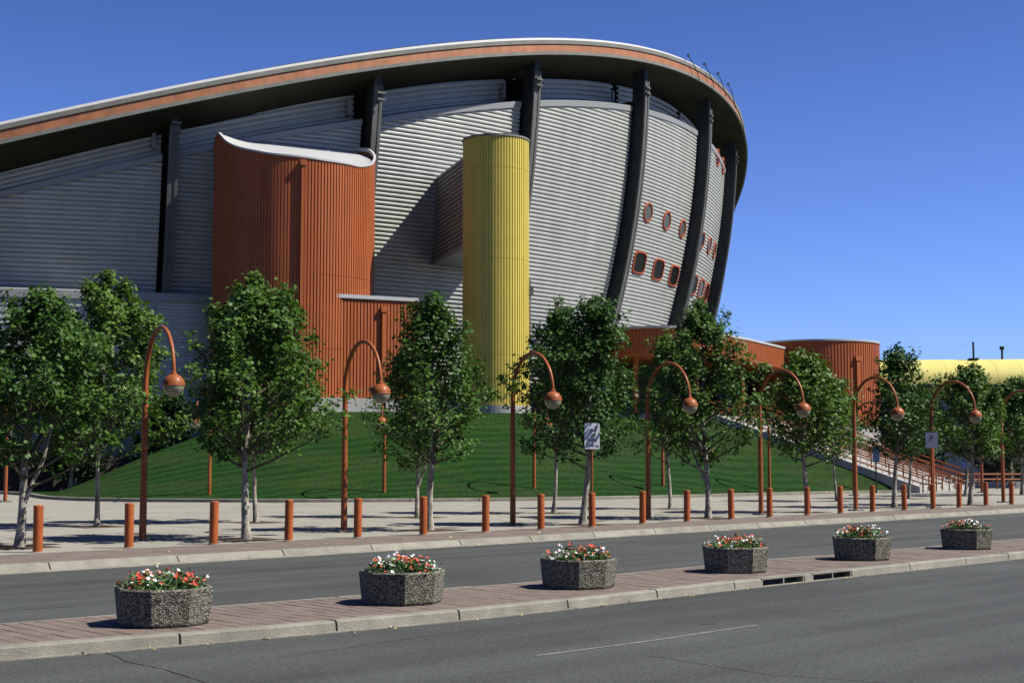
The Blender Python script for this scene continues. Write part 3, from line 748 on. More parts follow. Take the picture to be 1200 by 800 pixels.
# recessed glazed entrance wall
e0, e1 = Vector((5.8, 104.5)), Vector((22, 121)); ed = (e1 - e0).normalized(); en = Vector((ed.y, -ed.x)); nb = 9
for i in range(nb):
    p = e0 + ed * ((e1 - e0).length * i / nb); q = e0 + ed * ((e1 - e0).length * (i + 1) / nb)
    mb = MB(); mb.prism([p, q, q - en * .08, p - en * .08], 4.7, 7.2); child_of(can, mb.build('entrance_glass', M_GLASSB if i % 3 == 0 else M_GLASSD))
    mb = MB(); mb.prism([p + en * .08, p + en * .08 + ed * .12, p + ed * .12 - en * .1, p - en * .1], 4.65, 9.0); child_of(can, mb.build('mullion', M_RIB))
mb = MB(); mb.prism([e0 - en * .1, e1 - en * .1, e1 - en * 4, e0 - en * 4], 7.2, 9.0); child_of(can, mb.build('header_wall', M_DARKIN))
mb = MB(); mb.prism([e0 - en * .3, e1 - en * .3, e1 - en * 3.8, e0 - en * 3.8], 4.0, 7.2); child_of(can, mb.build('lobby_wall', M_DARKIN))

pav = empty('round_pavilion', (25.1, 118, 0), label='big round red corrugated pavilion with a pale top edge at the right of the canopy', cat='pavilion')
PX, PY, PRr = 25.3, 118.5, 5.25
child_of(pav, corrugated('cladding_panel', arc(PX, PY, PRr, -200, 40, 70), 4.6, 11.35, M_RED, None, pitch=.27, depth=.05))
mb = strip(arc(PX, PY, PRr, -200, 40, 70), .06, -.3, 11.36, 11.5); child_of(pav, mb.build('coping', M_WHITE))
mb = MB(); mb.prism([(PX + 5 * cos(radians(a)), PY + 5 * sin(radians(a))) for a in range(0, 360, 12)], 11.2, 11.34); child_of(pav, mb.build('roof', M_ROOFC))
pp = radians(-63); downpipe(pav, PX + (PRr + .1) * cos(pp), PY + (PRr + .1) * sin(pp), 4.8, 9.8, M_RED, .34, rz=pp + pi / 2)
mb = MB(); mb.prism([(PX + 5.2 * cos(radians(a)), PY + 5.2 * sin(radians(a))) for a in range(0, 360, 12)], 0, 4.58); child_of(pav, mb.build('plinth', M_PLINTH))

# ------------------------------------------------------------------ staircase up the right flank of the mound
stairs = empty('staircase', (SA.x, SA.y, 0), label='wide pale concrete outdoor staircase with orange handrails climbing past the mound', cat='staircase')
tr = SLEN / NST
def loc(u, v): return SA + U_ * u + W_ * v
for i in range(NST):
    u0 = i * tr; h = (i + 1) * HM / NST
    A_, B_, C_, D_ = loc(u0, 0), loc(u0, SWID), loc(u0 + tr + .03, SWID), loc(u0 + tr + .03, 0)
    mb = MB(); mb.prism([D_, A_, B_, C_][::1], h - HM / NST - .06, h - .002 * (i % 2)); child_of(stairs, mb.build('step', M_PLINTH))
P_ = [loc(SLEN, -3), loc(SLEN, SWID), loc(SLEN + 9, SWID), loc(SLEN + 9, -3)]
mb = MB(); mb.prism([P_[3], P_[0], P_[1], P_[2]], HM - .25, HM + .04); child_of(stairs, mb.build('landing', M_PLINTH))
# cheek walls
for v0, v1, nm in ((-.38, -.02, 'cheek_wall'), (SWID + .02, SWID + .4, 'cheek_wall')):
    up_ = []; n = 16
    prof = [(u, (u / SLEN) * HM + .35) for u in [SLEN * i / n for i in range(n + 1)]]
    V = []
    for v in (v0, v1):
        for u, h in prof: p = loc(u, v); V.append((p.x, p.y, h))
        for u, h in prof: p = loc(u, v); V.append((p.x, p.y, -.05))
    m_ = n + 1; F = []
    for i in range(n):
        F += [(i, i + 1, 2 * m_ + i + 1, 2 * m_ + i), (m_ + i, m_ + i + 1, i + 1, i), (2 * m_ + i, 2 * m_ + i + 1, 3 * m_ + i + 1, 3 * m_ + i)]
    F += [(0, 2 * m_, 3 * m_, m_), (n, m_ + n, 3 * m_ + n, 2 * m_ + n)]
    mb = MB(); mb.add(V, F); child_of(stairs, mb.build(nm, M_PLINTH))
def handrail(v, rails=(.95, .5), uend=SLEN):
    o = None
    pts = []
    mb = MB()
    for hgt in rails:
        P1 = []
        for u in (-.35, -.05, uend, uend + .4):
            p = loc(u, v); zz = max(0, min(u, SLEN)) / SLEN * HM + hgt
            P1.append((p.x, p.y, zz))
        if hgt == rails[0]: P1 = [(P1[0][0], P1[0][1], P1[0][2] - .85)] + P1
        mb.tube(P1, .045, 6)
    h = child_of(stairs, mb.build('handrail', M_ORANGE))
    for k in range(8):
        u = k / 7 * uend; p = loc(u, v); z0 = max(0, u / SLEN * HM - .05)
        q = MB(); q.tube([(p.x, p.y, z0), (p.x, p.y, u / SLEN * HM + rails[0])], .04, 6); c = q.build('post', M_ORANGE)
        c.data.transform(__import__('mathutils').Matrix.Translation((-SA.x, -SA.y, 0))); c.parent = h
for v in (.25, 3.1, 6.0, 8.9): handrail(v)
handrail(SWID - .2, (1.05, .75, .45))

# ------------------------------------------------------------------ yellow vaulted building far right
yb = empty('vaulted_hall', (60, 152, 0), label='long yellow barrel-roofed hall far behind the trees at the right', cat='building')
def vault(x0, x1, y0, y1, r, zc, name, parent, m, n=14, seg=1):
    mb = MB(); rows = []
    for k in range(n + 1):
        a = pi * k / n; rows.append([(x0 + (x1 - x0) * t + 0, y0 + (y1 - y0) * t - r * cos(a), zc + r * .72 * sin(a)) for t in (0, 1)])
    mb.grid(rows, flip=True)
    mb.add([(x0, y0 - r * cos(pi * k / n), zc + r * .72 * sin(pi * k / n)) for k in range(n + 1)], [tuple(range(n + 1))])
    return child_of(parent, mb.build(name, m, smooth=False, ang=30))
for k in range(14):
    xa = 36 + k * 2.6; vault(xa, xa + 2.58, 156 - k * .25, 156 - k * .25 - .24, 4.0, 9.9, 'roof_panel', yb, M_YEL2)
mb = MB(); mb.box((55, 149.8, 9.72), (40, .6, .22), -.095); child_of(yb, mb.build('gutter', M_RIB))
child_of(yb, corrugated('wall', [Vector((36, 152.3)), Vector((76, 148.5))], 8.1, 9.6, M_YEL2, None, pitch=.4, depth=.06))
for k in range(12):
    xa = 36.3 + k * 3.2; ya = 152.6 - (xa - 36) * .095
    mb = MB(); mb.box((xa + 1.5, ya, 6.2), (2.9, .12, 3.4), -.095); child_of(yb, mb.build('window', M_GLASSB))
mb = MB(); mb.box((56, 152.6, 4), (42, 3, 8.2), -.095); child_of(yb, mb.build('base', M_PLINTH))
mb = MB(); mb.tube([(49.9, 153.4, 12.4), (49.9, 153.4, 14.6)], .11, 8); mb.box((49.9, 153.4, 12.75), (1.0, .8, .15)); child_of(yb, mb.build('vent_pipe', M_RIB))
mb = MB(); mb.tube([(53.2, 154, 12.4), (53.2, 154, 13.9)], .12, 8); mb.tube([(53.2, 154, 13.8), (53.2, 154, 14.15)], .26, 8); child_of(yb, mb.build('vent_pipe', M_RIB))

# ------------------------------------------------------------------ street lamps
def make_lamp():
    r = empty('street_lamp', (0, 0, 0))
    mb = MB(); mb.tube([(0, 0, .02), (0, 0, 1.2), (0, 0, 3.0)], [.085, .08, .072], 14); mb.build('pole', M_ORANGE, r, ang=40)
    mb = MB(); AW = 1.1; P = [(0, 0, 2.99), (0, 0, 3.5)] + [(AW - AW * cos(pi * k / 20), 0, 3.72 + 1.14 * sin(pi * k / 20)) for k in range(21)]
    mb.tube(P, [.072, .066] + [.062 - .02 * k / 20 for k in range(21)], 10); mb.build('arm', M_ORANGE, r, ang=40)
    h = MB(); X = 2 * AW; n = 12
    h.lathe([(.03, .30), (.07, .27)] + [(.245 * sin(radians(a)), .245 * cos(radians(a))) for a in range(17, 91, 8)] + [(.25, -.012), (.235, -.02)], (X, 0, 3.50), 24, caps=False); hd = h.build('lamp_shade', M_ORANGE, r, ang=50)
    h = MB(); h.lathe([(.236 * cos(radians(a)), -.02 - .236 * sin(radians(a))) for a in range(0, 90, 9)] + [(.004, -.256)], (X, 0, 3.50), 24, caps=False); h.build('globe', M_MILK, r, smooth=True)
    mb = MB(); mb.box((0, 0, .02), (.42, .42, .04)); 
    for sx in (-1, 1):
        for sy in (-1, 1): mb.tube([(sx * .15, sy * .15, .04), (sx * .15, sy * .15, .08)], .018, 6)
    mb.build('base_plate', M_FLANGE, r)
    return r
lamp0 = make_lamp(); used = [0]
def put_lamp(p, ang, label, group):
    o = lamp0 if not used[0] else copy_tree(lamp0); used[0] = 1
    o.location = p; o.rotation_euler = (0, 0, ang); tag(o, label=label, cat='street lamp', group=group)
fa = atan2(-1.9, 1.1)
LF = 'orange hook-armed street lamp, '
for (x, y), lb in zip([(167, 633), (403, 623), (601, 615), (760, 608), (892, 603), (1003, 598), (1094, 595), (1176, 588.5)],
    ['nearest and leftmost of the front row', 'in the front row, before the low red annex', 'in the front row, just right of the yellow tower', 'in the front row, before the entrance recess', 'in the front row, before the slanting canopy edge', 'in the front row, before the round pavilion', 'in the front row, close to the square grey sign', 'last of the front row at the right edge']):
    put_lamp(at(x, y, 0), fa, LF + lb, 'lamps along the bollard row')
for (x, y, a), lb in zip([(6, 588, -140), (245, 587, -95), (450, 586.5, -88), (626, 584.5, -75), (777, 581.5, -60), (902, 579.5, -52), (1001, 580.5, -48), (1151, 577, -60)],
    ['at the left edge of the picture', 'by the mound kerb behind the left trees', 'by the mound kerb behind the globe of a nearer lamp', 'by the mound kerb right of the yellow tower', 'by the mound kerb under the entrance', 'by the mound kerb behind the slender right trees', 'by the mound kerb, arm showing beside a nearer lamp', 'on the right plaza before the hedge']):
    put_lamp(at(x, y, 0), radians(a), 'farther orange hooked lamp ' + lb, 'lamps along the mound kerb')

# ------------------------------------------------------------------ bollards
def make_bollard():
    mb = MB(); mb.lathe([(.097, .0), (.097, .90), (.100, .903), (.100, .935), (.094, .945), (.03, .952)], (0, 0, 0), 20); m = mb.mesh('post', M_BOLL, ang=35)
    r = empty('bollard', (0, 0, 0)); link_mesh('post', m, None, r)
    mb = MB(); mb.lathe([(.125, 0), (.125, .012), (.10, .022)], (0, 0, 0), 20); link_mesh('collar', mb.mesh('collar', M_KERB), None, r)
    return r
bol0 = make_bollard(); BPX = [(44, 647), (151, 642), (250, 637.5), (338, 633.5), (419, 630), (496, 626.5), (569, 623.2), (634, 620.3), (694, 617.3), (753, 613.5), (805, 611), (857, 608.2), (902, 605.8), (946, 603.5), (985, 601.3), (1022.5, 599.3), (1060, 597.5), (1093.5, 596), (1124, 594.3), (1155.5, 592.2), (1185.5, 590.8)]
BL = ['nearest, leftmost one before a pale trunk', 'just left of the nearest lamp post', 'under the big left tree, left of its trunk', 'right of the big left tree trunk', 'just right of the second lamp post', 'overlapping the third tree trunk', 'alone on open paving below the yellow tower', 'just right of the third lamp post', 'carrying the white parking sign', 'just left of the fourth lamp post', 'between the fourth lamp and a straight trunk', 'alone, right of a straight pale trunk', 'just right of the fifth lamp post', 'in front of a pale trunk near the canopy end', 'left of the sixth lamp post', 'right of the sixth lamp post', 'right of the trunk below the yellow roof', 'under the square grey sign', 'left of the second trunk from the right', 'left of the last lamp post', 'rightmost one, at the picture edge']
random.seed(5)
bpos = []
for i, ((x, y), lb) in enumerate(zip(BPX, BL)):
    o = bol0 if i == 0 else copy_tree(bol0); p = at(x, y, 0); o.location = p; bpos.append(p)
    o.rotation_euler = (radians(random.uniform(-.8, .8)), radians(random.uniform(-.8, .8)), random.uniform(0, 6))
    tag(o, label='orange steel bollard, ' + lb, cat='bollard', group='orange bollards along the pavement edge')

# ------------------------------------------------------------------ signs on bollards
def text_mesh(s, size, name):
    c = bpy.data.curves.new(name, 'FONT'); c.body = s; c.size = size; c.align_x = 'CENTER'; c.align_y = 'CENTER'; c.extrude = .001
    o = bpy.data.objects.new(name, c); COL.objects.link(o); dg = bpy.context.evaluated_depsgraph_get()
    me = bpy.data.meshes.new_from_object(o.evaluated_get(dg)); bpy.data.objects.remove(o); return me
def sign(p, ww, hh, zc, ang, texts, label, m, arrows=True):
    r = empty('parking_sign', (p.x, p.y, .95), ang, label=label, cat='sign', group=None)
    mb = MB(); mb.tube([(0, 0, 0), (0, 0, zc - .95 + hh / 2 - .06)], .028, 8); mb.build('post', M_ORANGE, r)
    mb = MB(); n = 5; c = .03; P = []
    for sx, sy, a0_ in ((1, 1, 0), (-1, 1, 90), (-1, -1, 180), (1, -1, 270)):
        for k in range(n): a = radians(a0_ + 90 * k / (n - 1)); P.append((sx * (ww / 2 - c) + c * cos(a), sy * (hh / 2 - c) + c * sin(a)))
    k = len(P); V = [(x, -.04, zc - .95 + y) for x, y in P] + [(x, -.036, zc - .95 + y) for x, y in P]
    mb.add(V, [tuple(range(k))[::-1], tuple(range(k, 2 * k))] + [(i, (i + 1) % k, (i + 1) % k + k, i + k) for i in range(k)])
    pl_ = mb.build('plate', m, r)
    for s, sz, dx, dz_ in texts:
        me = text_mesh(s, sz, 'lettering'); me.materials.append(M_LET); o = bpy.data.objects.new('lettering', me); COL.objects.link(o); o.parent = pl_
        o.location = (dx, -.043, zc - .95 + dz_); o.rotation_euler = (pi / 2, 0, 0)
    if arrows:
        mb = MB()
        for sx in (-1, 1):
            x = sx * ww * .36; z = zc - .95 - hh * .40
            mb.add([(x + sx * .045, -.042, z), (x - sx * .02, -.042, z + .035), (x - sx * .02, -.042, z - .035), (x - sx * .02, -.042, z + .012), (x - sx * .05, -.042, z + .012), (x - sx * .05, -.042, z - .012), (x - sx * .02, -.042, z - .012)], [(0, 1, 2), (3, 4, 5, 6)])
        mb.build('arrows', M_LET, pl_)
        mb = MB(); mb.add([(ww * .14, -.042, zc - .95 + hh * .12), (ww * .20, -.042, zc - .95 + hh * .12), (ww * .40, -.042, zc - .95 + hh * .40), (ww * .30, -.042, zc - .95 + hh * .40)], [(0, 1, 2, 3)]); mb.build('slash', M_LET, pl_)
sign(bpos[8] + Vector((0, 0, 0)), .44, .72, 2.52, radians(12), [('P', .20, -.01, .13), ('TAXIS', .105, 0, -.12), ('ONLY', .10, 0, -.26)], 'tall white parking sign with a P and small arrows on a bollard', M_MOULD)
sign(bpos[17], .46, .58, 2.62, radians(-6), [('P', .30, 0, .06)], 'square grey shaded sign with a dark symbol right of the round pavilion', mat('sign_grey', (.30, .30, .33), .5), arrows=False)

# ------------------------------------------------------------------ planters
def octo(r, z, rot=0): return [(r * cos(rot + pi / 4 * k), r * sin(rot + pi / 4 * k), z) for k in range(8)]
def blossom(mb, c, r, rnd, up):
    u = up.orthogonal().normalized(); v = up.cross(u); n = 6; a0_ = rnd.uniform(0, 6); V = [c - up * r * .25]
    for k in range(n):
        a = a0_ + 2 * pi * k / n; rr = r * rnd.uniform(.85, 1.15); V.append(c + (u * cos(a) + v * sin(a)) * rr + up * r * rnd.uniform(.05, .25))
    mb.add(V, [(0, 1 + k, 1 + (k + 1) % n) for k in range(n)])
def leaf(mb, c, s, rnd, up=None):
    d = Vector((rnd.gauss(0, 1), rnd.gauss(0, 1), rnd.gauss(.3, .6))).normalized(); n_ = Vector((rnd.gauss(0, .6), rnd.gauss(0, .6), 1)).normalized()
    sd = d.cross(n_).normalized(); mb.add([c, c + d * s * .5 + sd * s * .35, c + d * s, c + d * s * .5 - sd * s * .35], [(0, 1, 2), (0, 2, 3)])
def planter(p, rot, seed, label, dens=(30, 40), r0=.565):
    rnd = random.Random(seed); root = empty('planter', (p.x, p.y, 0), 0, label=label, cat='planter', group='octagonal flower planters on the median')
    rot = radians(rot); mb = MB(); rt, rb, rin, H = r0, r0 * .93, r0 - .07, .42
    rings = [octo(rb - .02, 0.0, rot), octo(rb, .03, rot), octo(rt, H - .02, rot), octo(rt - .015, H, rot), octo(rin + .01, H, rot), octo(rin, H - .02, rot), octo(rin - .02, .28, rot)]
    V = [q for r_ in rings for q in r_]; F = [(i * 8 + j, i * 8 + (j + 1) % 8, (i + 1) * 8 + (j + 1) % 8, (i + 1) * 8 + j) for i in range(len(rings) - 1) for j in range(8)]
    mb.add(V, F); mb.add(octo(rb - .02, 0, rot), [tuple(range(8))[::-1]]); mb.build('tub', M_AGG, root)
    mb = MB(); mb.add(octo(rin - .005, .34, rot), [tuple(range(8))]); mb.build('soil', M_SOIL, root)
    fo = MB(); wh = MB(); rd = MB(); co = MB()
    tops = []
    for k in range(46):
        a = rnd.uniform(0, 2 * pi); q = sqrt(rnd.random()) * (rin - .04); tops.append((q * cos(a), q * sin(a), .43 + .14 * (1 - (q / rin) ** 2) + rnd.uniform(-.05, .06)))
    for x, y, z in tops:
        for k in range(34):
            t = rnd.random(); c = Vector((x * (.85 + .15 * t) + rnd.gauss(0, .05), y * (.85 + .15 * t) + rnd.gauss(0, .05), .33 + (z - .33) * t)); leaf(fo, c, rnd.uniform(.035, .065), rnd)
    nf = 190
    for k in range(nf):
        x, y, z = rnd.choice(tops); x += rnd.gauss(0, .05); y += rnd.gauss(0, .05); z += rnd.uniform(-.04, .035)
        if hypot(x, y) > rin + .02: continue
        up = Vector((rnd.gauss(0, .5) , rnd.gauss(-.25, .5), 1)).normalized(); zone = sin(x * 9 + seed) + cos(y * 7 + seed * 2) + rnd.gauss(0, .8)
        blossom(wh if zone > .35 else (rd if zone < -.5 else co), Vector((x, y, z)), rnd.uniform(.017, .029), rnd, up)
    fo.build('foliage', M_FLEAF, root, kind='stuff'); wh.build('white_flowers', M_PW, root, kind='stuff'); rd.build('red_flowers', M_PR, root, kind='stuff'); co.build('coral_flowers', M_PO, root, kind='stuff')
PL = [(191, 736, -45, 'nearest and leftmost of the row'), (471, 710, -36.6, 'second from the left, below the gap right of the second lamp'), (678, 691, -1.6, 'third nearest, below the third lamp post'), (862, 672, -22.6, 'fourth nearest, beside the kerb inlets'), (1010, 657, -31, 'fifth nearest, just right of the kerb inlets'), (1133, 644, -41, 'farthest one, at the right edge')]
for i, (x, y, ro, lb) in enumerate(PL):
    p = at(x, y, 0); p = p + Vector((p.x, p.y, 0)).normalized() * .50; planter(p, ro, i + 2, 'octagonal concrete planter, ' + lb)

# ------------------------------------------------------------------ trees
import numpy as np
LEAF = np.array([(0, 0, 0), (-.36, .16, .05), (-.30, .42, .07), (-.50, .62, .02), (-.16, .66, .05), (0, 1.0, -.06), (.16, .66, .05), (.50, .62, .02), (.30, .42, .07), (.36, .16, .05), (0, .5, -.03)])
LFACE = [(0, 10, 1), (1, 10, 2), (2, 10, 3), (3, 10, 4), (4, 10, 5), (5, 10, 6), (6, 10, 7), (7, 10, 8), (8, 10, 9), (9, 10, 0)]
LFACE4 = [(0, 10, 2, 1), (2, 10, 4, 3), (4, 10, 6, 5), (6, 10, 8, 7), (8, 10, 0, 9)]
def leaf_mesh(name, C, size, seed, m, droop=.5, nrm=None):
    rg = np.random.default_rng(seed); n = len(C); C = np.array(C)
    N = rg.normal(0, .55, (n, 3)); N[:, 2] += 1.0
    if nrm is not None: N += np.array(nrm) * .7
    N /= np.linalg.norm(N, axis=1)[:, None]
    D = rg.normal(0, 1, (n, 3)); D[:, 2] -= droop
    if nrm is not None: D += np.array(nrm) * .8
    D -= N * (D * N).sum(1)[:, None]; D /= np.linalg.norm(D, axis=1)[:, None]; X = np.cross(D, N)
    S = size * rg.uniform(.65, 1.2, n)
    V = C[:, None, :] + S[:, None, None] * (LEAF[None, :, 0:1] * X[:, None, :] + LEAF[None, :, 1:2] * D[:, None, :] + LEAF[None, :, 2:3] * N[:, None, :])
    V = V.reshape(-1, 3); F = (np.array(LFACE4)[None] + (np.arange(n) * 11)[:, None, None]).reshape(-1, 4)
    me = bpy.data.meshes.new(name); me.vertices.add(len(V)); me.vertices.foreach_set('co', V.ravel())
    me.loops.add(F.size); me.loops.foreach_set('vertex_index', F.ravel()); me.polygons.add(len(F))
    me.polygons.foreach_set('loop_start', np.arange(0, F.size, 4)); me.polygons.foreach_set('loop_total', np.full(len(F), 4)); me.update(calc_edges=True); me.materials.append(m); return me
def make_tree(H, clear, rad, seed, nleaf=5200, lsize=.135, fork=False, m=None, tw=.10, peaks=1):
    rnd = random.Random(seed); trunk = MB(); br = MB(); tips = []
    lean = Vector((rnd.uniform(-.1, .1), rnd.uniform(-.1, .1), 0))
    zt = [0, .35, clear * .5, clear, clear + (H - clear) * .35, clear + (H - clear) * .7, H - .35]
    def axis(z, amp=1.0):
        return Vector((lean.x * z / 1.5 + .05 * sin(z * 1.3 + seed), lean.y * z / 1.5 + .05 * cos(z * 1.1 + seed * 2), z))
    trunk.tube([axis(z) for z in zt], [tw * 1.35, tw, tw * .86, tw * .72, tw * .5, tw * .28, .012], 9)
    if fork:
        a = rnd.uniform(-.6, .6) + (pi if rnd.random() < .5 else 0); z0 = clear * .55; d = Vector((cos(a), sin(a), 0))
        trunk.tube([axis(z0), axis(z0 + .5) + d * .18, axis(clear + .3) + d * .38, axis(clear + 1.3) + d * .55], [tw * .6, tw * .5, tw * .42, .02], 7)
    n = 38 + rnd.randint(0, 6); ang = rnd.uniform(0, 6)
    lop = [(rnd.uniform(0, 6.3), rnd.uniform(.78, 1.18)) for _ in range(5)]
    for i in range(n):
        t = (i + .5) / n; t2 = t ** .9; z = clear - .05 + (H - clear) * t2 * .88; ang += 2.4 + rnd.uniform(-.3, .3)
        prof = (min(1, .72 + 1.6 * t) if t < .18 else 1.0 - .86 * ((t - .18) / .82) ** 1.1)
        k = 1 + .28 * sin(ang * 2 + seed + 5 * t) + .24 * sin(ang + seed * 1.7) + rnd.uniform(-.2, .22)
        if rnd.random() < .10: k *= .5
        Ln = rad * prof * k * .93; rise = Ln * (rnd.uniform(.28, .62) + .5 * t); p0 = axis(z - rise * .4)
        d = Vector((cos(ang), sin(ang), 0)); pts = []
        for q in (0, .35, .7, 1): pts.append(p0 + d * Ln * q + Vector((0, 0, rise * (q ** 1.2))) + Vector((rnd.gauss(0, .03), rnd.gauss(0, .03), 0)))
        r0_ = tw * .42 * (1 - .6 * t); br.tube(pts, [r0_, r0_ * .7, r0_ * .4, .006], 5, caps=False)
        for q in [.3, .42, .54, .66, .76, .86, .95, 1.03]:
            j = min(2, int(q * 3)); base = pts[0].lerp(pts[3], min(q, 1)) + Vector((0, 0, .04)); 
            for sgn in (-1, 1):
                if rnd.random() < .12: continue
                aa = ang + sgn * rnd.uniform(.4, 1.2); sl_ = rnd.uniform(.15, .5) * (1.15 - q * .5) * (.5 + .5 * prof); tip = base + Vector((cos(aa) * sl_, sin(aa) * sl_, rnd.uniform(-.02, .32)))
                if rnd.random() < .5: br.tube([base, tip], [.011, .004], 4, caps=False)
                tips.append((tip, d))
    for k in range(2 + seed % 3):      # strong side leaders, each with its own small crown
        a = rnd.uniform(0, 6.3); d = Vector((cos(a), sin(a), 0)); top = clear + (H - clear) * rnd.uniform(.5, .86); b0 = axis(clear + .1); e0_ = axis(top) + d * rad * rnd.uniform(.5, .9) * (1.15 - (top - clear) / (H - clear) * .55)
        mid = b0.lerp(e0_, .5) + d * .12; br.tube([b0, mid, e0_], [tw * .45, tw * .3, .01], 6, caps=False)
        for q in range(30):
            t_ = rnd.random(); c_ = (b0.lerp(mid, t_ * 2) if t_ < .5 else mid.lerp(e0_, t_ * 2 - 1)); aa = rnd.uniform(0, 6.3); rr = rad * .34 * (1.15 - t_ * .75)
            if t_ > .35: tips.append((c_ + Vector((cos(aa) * rr, sin(aa) * rr, rnd.uniform(-.05, .3))), Vector((cos(aa), sin(aa), .3))))
    for k in range(26):     # leading shoots at the top and a few spikes out of the outline
        a = rnd.uniform(0, 6.3); z = H * .82 + (H * .18) * rnd.random() ** .7; rr = .30 * (1.1 - (z - H * .82) / (H * .18)) ; tips.append((axis(z) + Vector((cos(a) * rr, sin(a) * rr, 0)), Vector((cos(a), sin(a), .6))))
    for k in range(13):
        a = rnd.uniform(0, 6.3); z = clear + (H - clear) * rnd.uniform(.2, .86); f = 1 - .7 * (z - clear) / (H - clear); b0 = axis(z) + Vector((cos(a), sin(a), 0)) * rad * f * .75
        for q in range(5): tips.append((b0 + Vector((cos(a) * .07 * q, sin(a) * .07 * q, .12 * q)), Vector((cos(a), sin(a), .8))))
    C = []; NN = []; per = nleaf / len(tips)
    for tip, d in tips:
        for k in range(int(per * rnd.uniform(.5, 1.5))):
            o = Vector((rnd.gauss(0, .105), rnd.gauss(0, .105), rnd.gauss(-.02, .085))); C.append(tuple(tip + o)); NN.append(tuple(d * .6 + o * 2.5))
    return trunk, br, leaf_mesh('crown', C, lsize, seed, m or M_LEAF, nrm=NN)
def plant_tree(p, H, clear, rad, seed, label, name='street_tree', group='young trees in the pavement', **k):
    r = empty(name, (p.x, p.y, 0), 0, label=label, cat='tree', group=group); t, b, c = make_tree(H, clear, rad, seed, **k)
    t.build('trunk', M_GRASSB, r, ang=50); b.build('branches', M_BRANCH, r, ang=50); link_mesh('crown', c, None, r); return r
TL = 'leafy young maple '
TR_ = [ # px, py, top y, clear, radius, fork
 (21, 641, 336, 1.55, 1.55, True, 'with a forked pale trunk at the left edge'), (112, 617, 318, 1.9, 1.75, False, 'with a straight white trunk left of the nearest lamp'),
 (287, 632, 332, 1.85, 1.6, False, 'with a broad crown before the left half of the red drum'), (300, 612, 322, 1.8, 1.55, False, 'just behind the broad-crowned tree at the red drum'),
 (505, 621, 345, 1.85, 1.15, False, 'in front of the yellow tower foot, left of it'), (491, 606, 400, 1.6, 1.05, True, 'with a forked trunk behind the tree by the yellow tower'),
 (684, 614.5, 345, 1.85, 1.25, False, 'behind the white parking sign'), (649, 601, 350, 2.0, 1.25, False, 'with a thin white trunk right of the yellow tower'),
 (829, 607, 350, 1.75, 1.5, True, 'with its crown reaching up to the arena windows'), (784, 596, 388, 2.0, 1.15, False, 'with a leaning thin trunk below the canopy'),
 (946, 600, 410, 1.9, 1.35, False, 'before the canopy end, pale lower trunk'), (981, 587, 440, 1.9, 1.2, False, 'with a very thin trunk before the cheek wall'),
 (1049, 594.5, 402, 1.9, 1.15, False, 'between the round pavilion and the yellow hall'), (1066, 584, 455, 2.0, 1.2, False, 'behind, half hidden beside the staircase'),
 (1138, 591.5, 428, 1.8, 1.5, False, 'before the yellow hall, trunk right of the square sign'), (1132, 581, 450, 1.9, 1.4, False, 'half hidden behind the tree right of the square sign'), (1198, 579.5, 440, 1.9, 1.6, False, 'cut by the right edge of the picture')]
for i, (x, y, ty, cl, rd_, fk, lb) in enumerate(TR_):
    p = at(x, y, 0); H = CAMZ + (539 - ty) / FPX * p.y
    near_ = p.y < 47
    rd_ *= 1.30
    plant_tree(p, H, cl, rd_, 20 + i * 7, TL + lb, fork=fk, nleaf=int((8600 if near_ else 6400) * (rd_ / 1.6) ** 1.6 * (H / 6)), lsize=.118 if near_ else .135, tw=.10 if i % 2 == 0 else .075)
# trees and shrubs farther back
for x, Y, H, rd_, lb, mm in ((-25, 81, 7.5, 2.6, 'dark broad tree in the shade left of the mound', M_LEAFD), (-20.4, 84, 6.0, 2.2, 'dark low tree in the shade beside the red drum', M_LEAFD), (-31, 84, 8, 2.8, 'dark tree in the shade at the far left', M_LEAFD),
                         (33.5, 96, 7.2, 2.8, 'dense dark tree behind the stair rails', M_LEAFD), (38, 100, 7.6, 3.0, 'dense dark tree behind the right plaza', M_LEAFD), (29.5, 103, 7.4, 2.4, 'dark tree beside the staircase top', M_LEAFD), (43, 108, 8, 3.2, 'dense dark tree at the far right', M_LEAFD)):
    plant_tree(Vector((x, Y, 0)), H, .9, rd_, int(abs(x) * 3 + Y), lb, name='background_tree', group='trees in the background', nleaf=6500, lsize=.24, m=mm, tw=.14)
def hedge(x0, y0, x1, y1, h, d, seed, label):
    rnd = random.Random(seed); C = []; n = int(hypot(x1 - x0, y1 - y0) * 260)
    for k in range(n):
        t = rnd.random(); a = rnd.uniform(0, pi); wob = 1 + .12 * sin(t * 40) + rnd.gauss(0, .05)
        C.append((x0 + (x1 - x0) * t + rnd.gauss(0, .1), y0 + (y1 - y0) * t - cos(a) * d / 2 * wob, h * wob * (sin(a) ** .5) * rnd.uniform(.1, 1) ** .3))
    me = leaf_mesh('foliage', C, .16, seed, M_LEAFD); r = empty('hedge', (0, 0, 0), label=label, cat='hedge'); link_mesh('foliage', me, None, r)
    mb = MB(); mb.box(((x0 + x1) / 2, (y0 + y1) / 2, h * .4), (hypot(x1 - x0, y1 - y0), d * .5, h * .8), atan2(y1 - y0, x1 - x0)); mb.build('twigs', M_DARKIN, r)
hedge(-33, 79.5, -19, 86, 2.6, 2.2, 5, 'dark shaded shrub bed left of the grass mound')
hedge(33, 99, 50, 104, 2.0, 2.0, 6, 'dark clipped hedge behind the orange rail at the right')
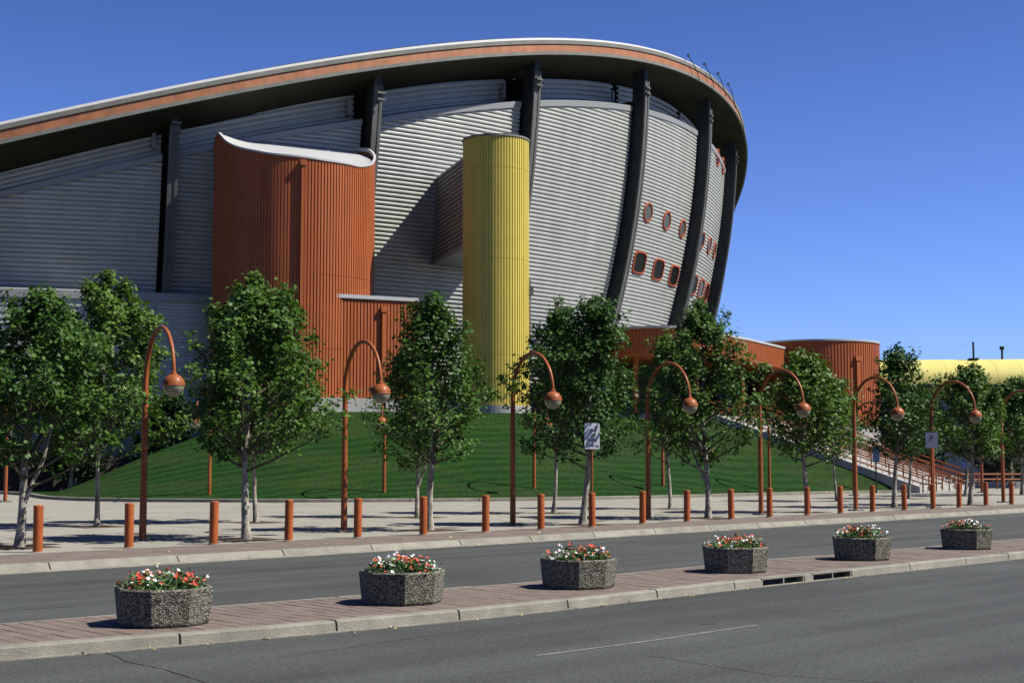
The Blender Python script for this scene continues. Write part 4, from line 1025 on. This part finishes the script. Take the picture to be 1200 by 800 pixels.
# ground-level rail and planter wall on the right plaza
rail = empty('pipe_rail', (32, 89, 0), label='low double orange pipe rail at the right edge', cat='rail')
ra, rb_ = Vector((28.6, 91.5)), Vector((44, 93.5))
for z in (.95, .62):
    mb = MB(); mb.tube([(ra.x, ra.y, z), (rb_.x, rb_.y, z)], .055, 6); child_of(rail, mb.build('rail', M_ORANGE))
for k in range(7):
    p = ra.lerp(rb_, k / 6); mb = MB(); mb.tube([(p.x, p.y, 0), (p.x, p.y, .98)], .05, 6); child_of(rail, mb.build('post', M_ORANGE))
lw = empty('planter_wall', (38, 97, 0), label='low concrete planting wall in front of the right hedge', cat='wall'); mb = MB(); mb.box((39, 96.8, .2), (22, .4, .44), .12); child_of(lw, mb.build('wall', M_PLINTH))
# small blue notice boards
def board(x, y, z0, z1, wd, label):
    r = empty('notice_board', (x, y, 0), label=label, cat='sign'); mb = MB(); mb.tube([(x, y, 0), (x, y, z1)], .04, 6); child_of(r, mb.build('post', M_RIB)); mb = MB(); mb.box((x, y - .06, (z0 + z1) / 2), (wd, .05, z1 - z0)); child_of(r, mb.build('panel', M_BLUE))
board(20.6, 81.6 - .8, 1.75, 2.6, .38, 'small blue notice on a post at the foot of the staircase')
board(28.9, 91.0, 1.3, 3.6, .55, 'tall narrow blue panel at the end of the stair rails')
# ground litter
rnd = random.Random(3); lit = MB()
for k in range(260):
    s = rnd.uniform(-22, 30); tt = rnd.choice((-.12, .75)) if rnd.random() < .5 else rnd.uniform(.2, 14); p = ST(s, tt if tt > 0 else -.5 - rnd.random() * .3)
    leaf(lit, Vector((p.x, p.y, (.008 if tt > 0 else RZ + .01))), rnd.uniform(.04, .08), rnd)
for k in range(150):
    q = NEAR[rnd.randrange(6, 50)]; p = q + normals(NEAR)[10] * rnd.uniform(.05, .25); leaf(lit, Vector((p.x, p.y, RZ + .015)), rnd.uniform(.02, .05), rnd)
lit.v = [(x, y, min(z, .02) if z > -.05 else min(z, RZ + .03)) for x, y, z in lit.v]
lit.build('fallen_leaves', mat('dry_leaf', (.35, .30, .12), .8), kind='stuff')
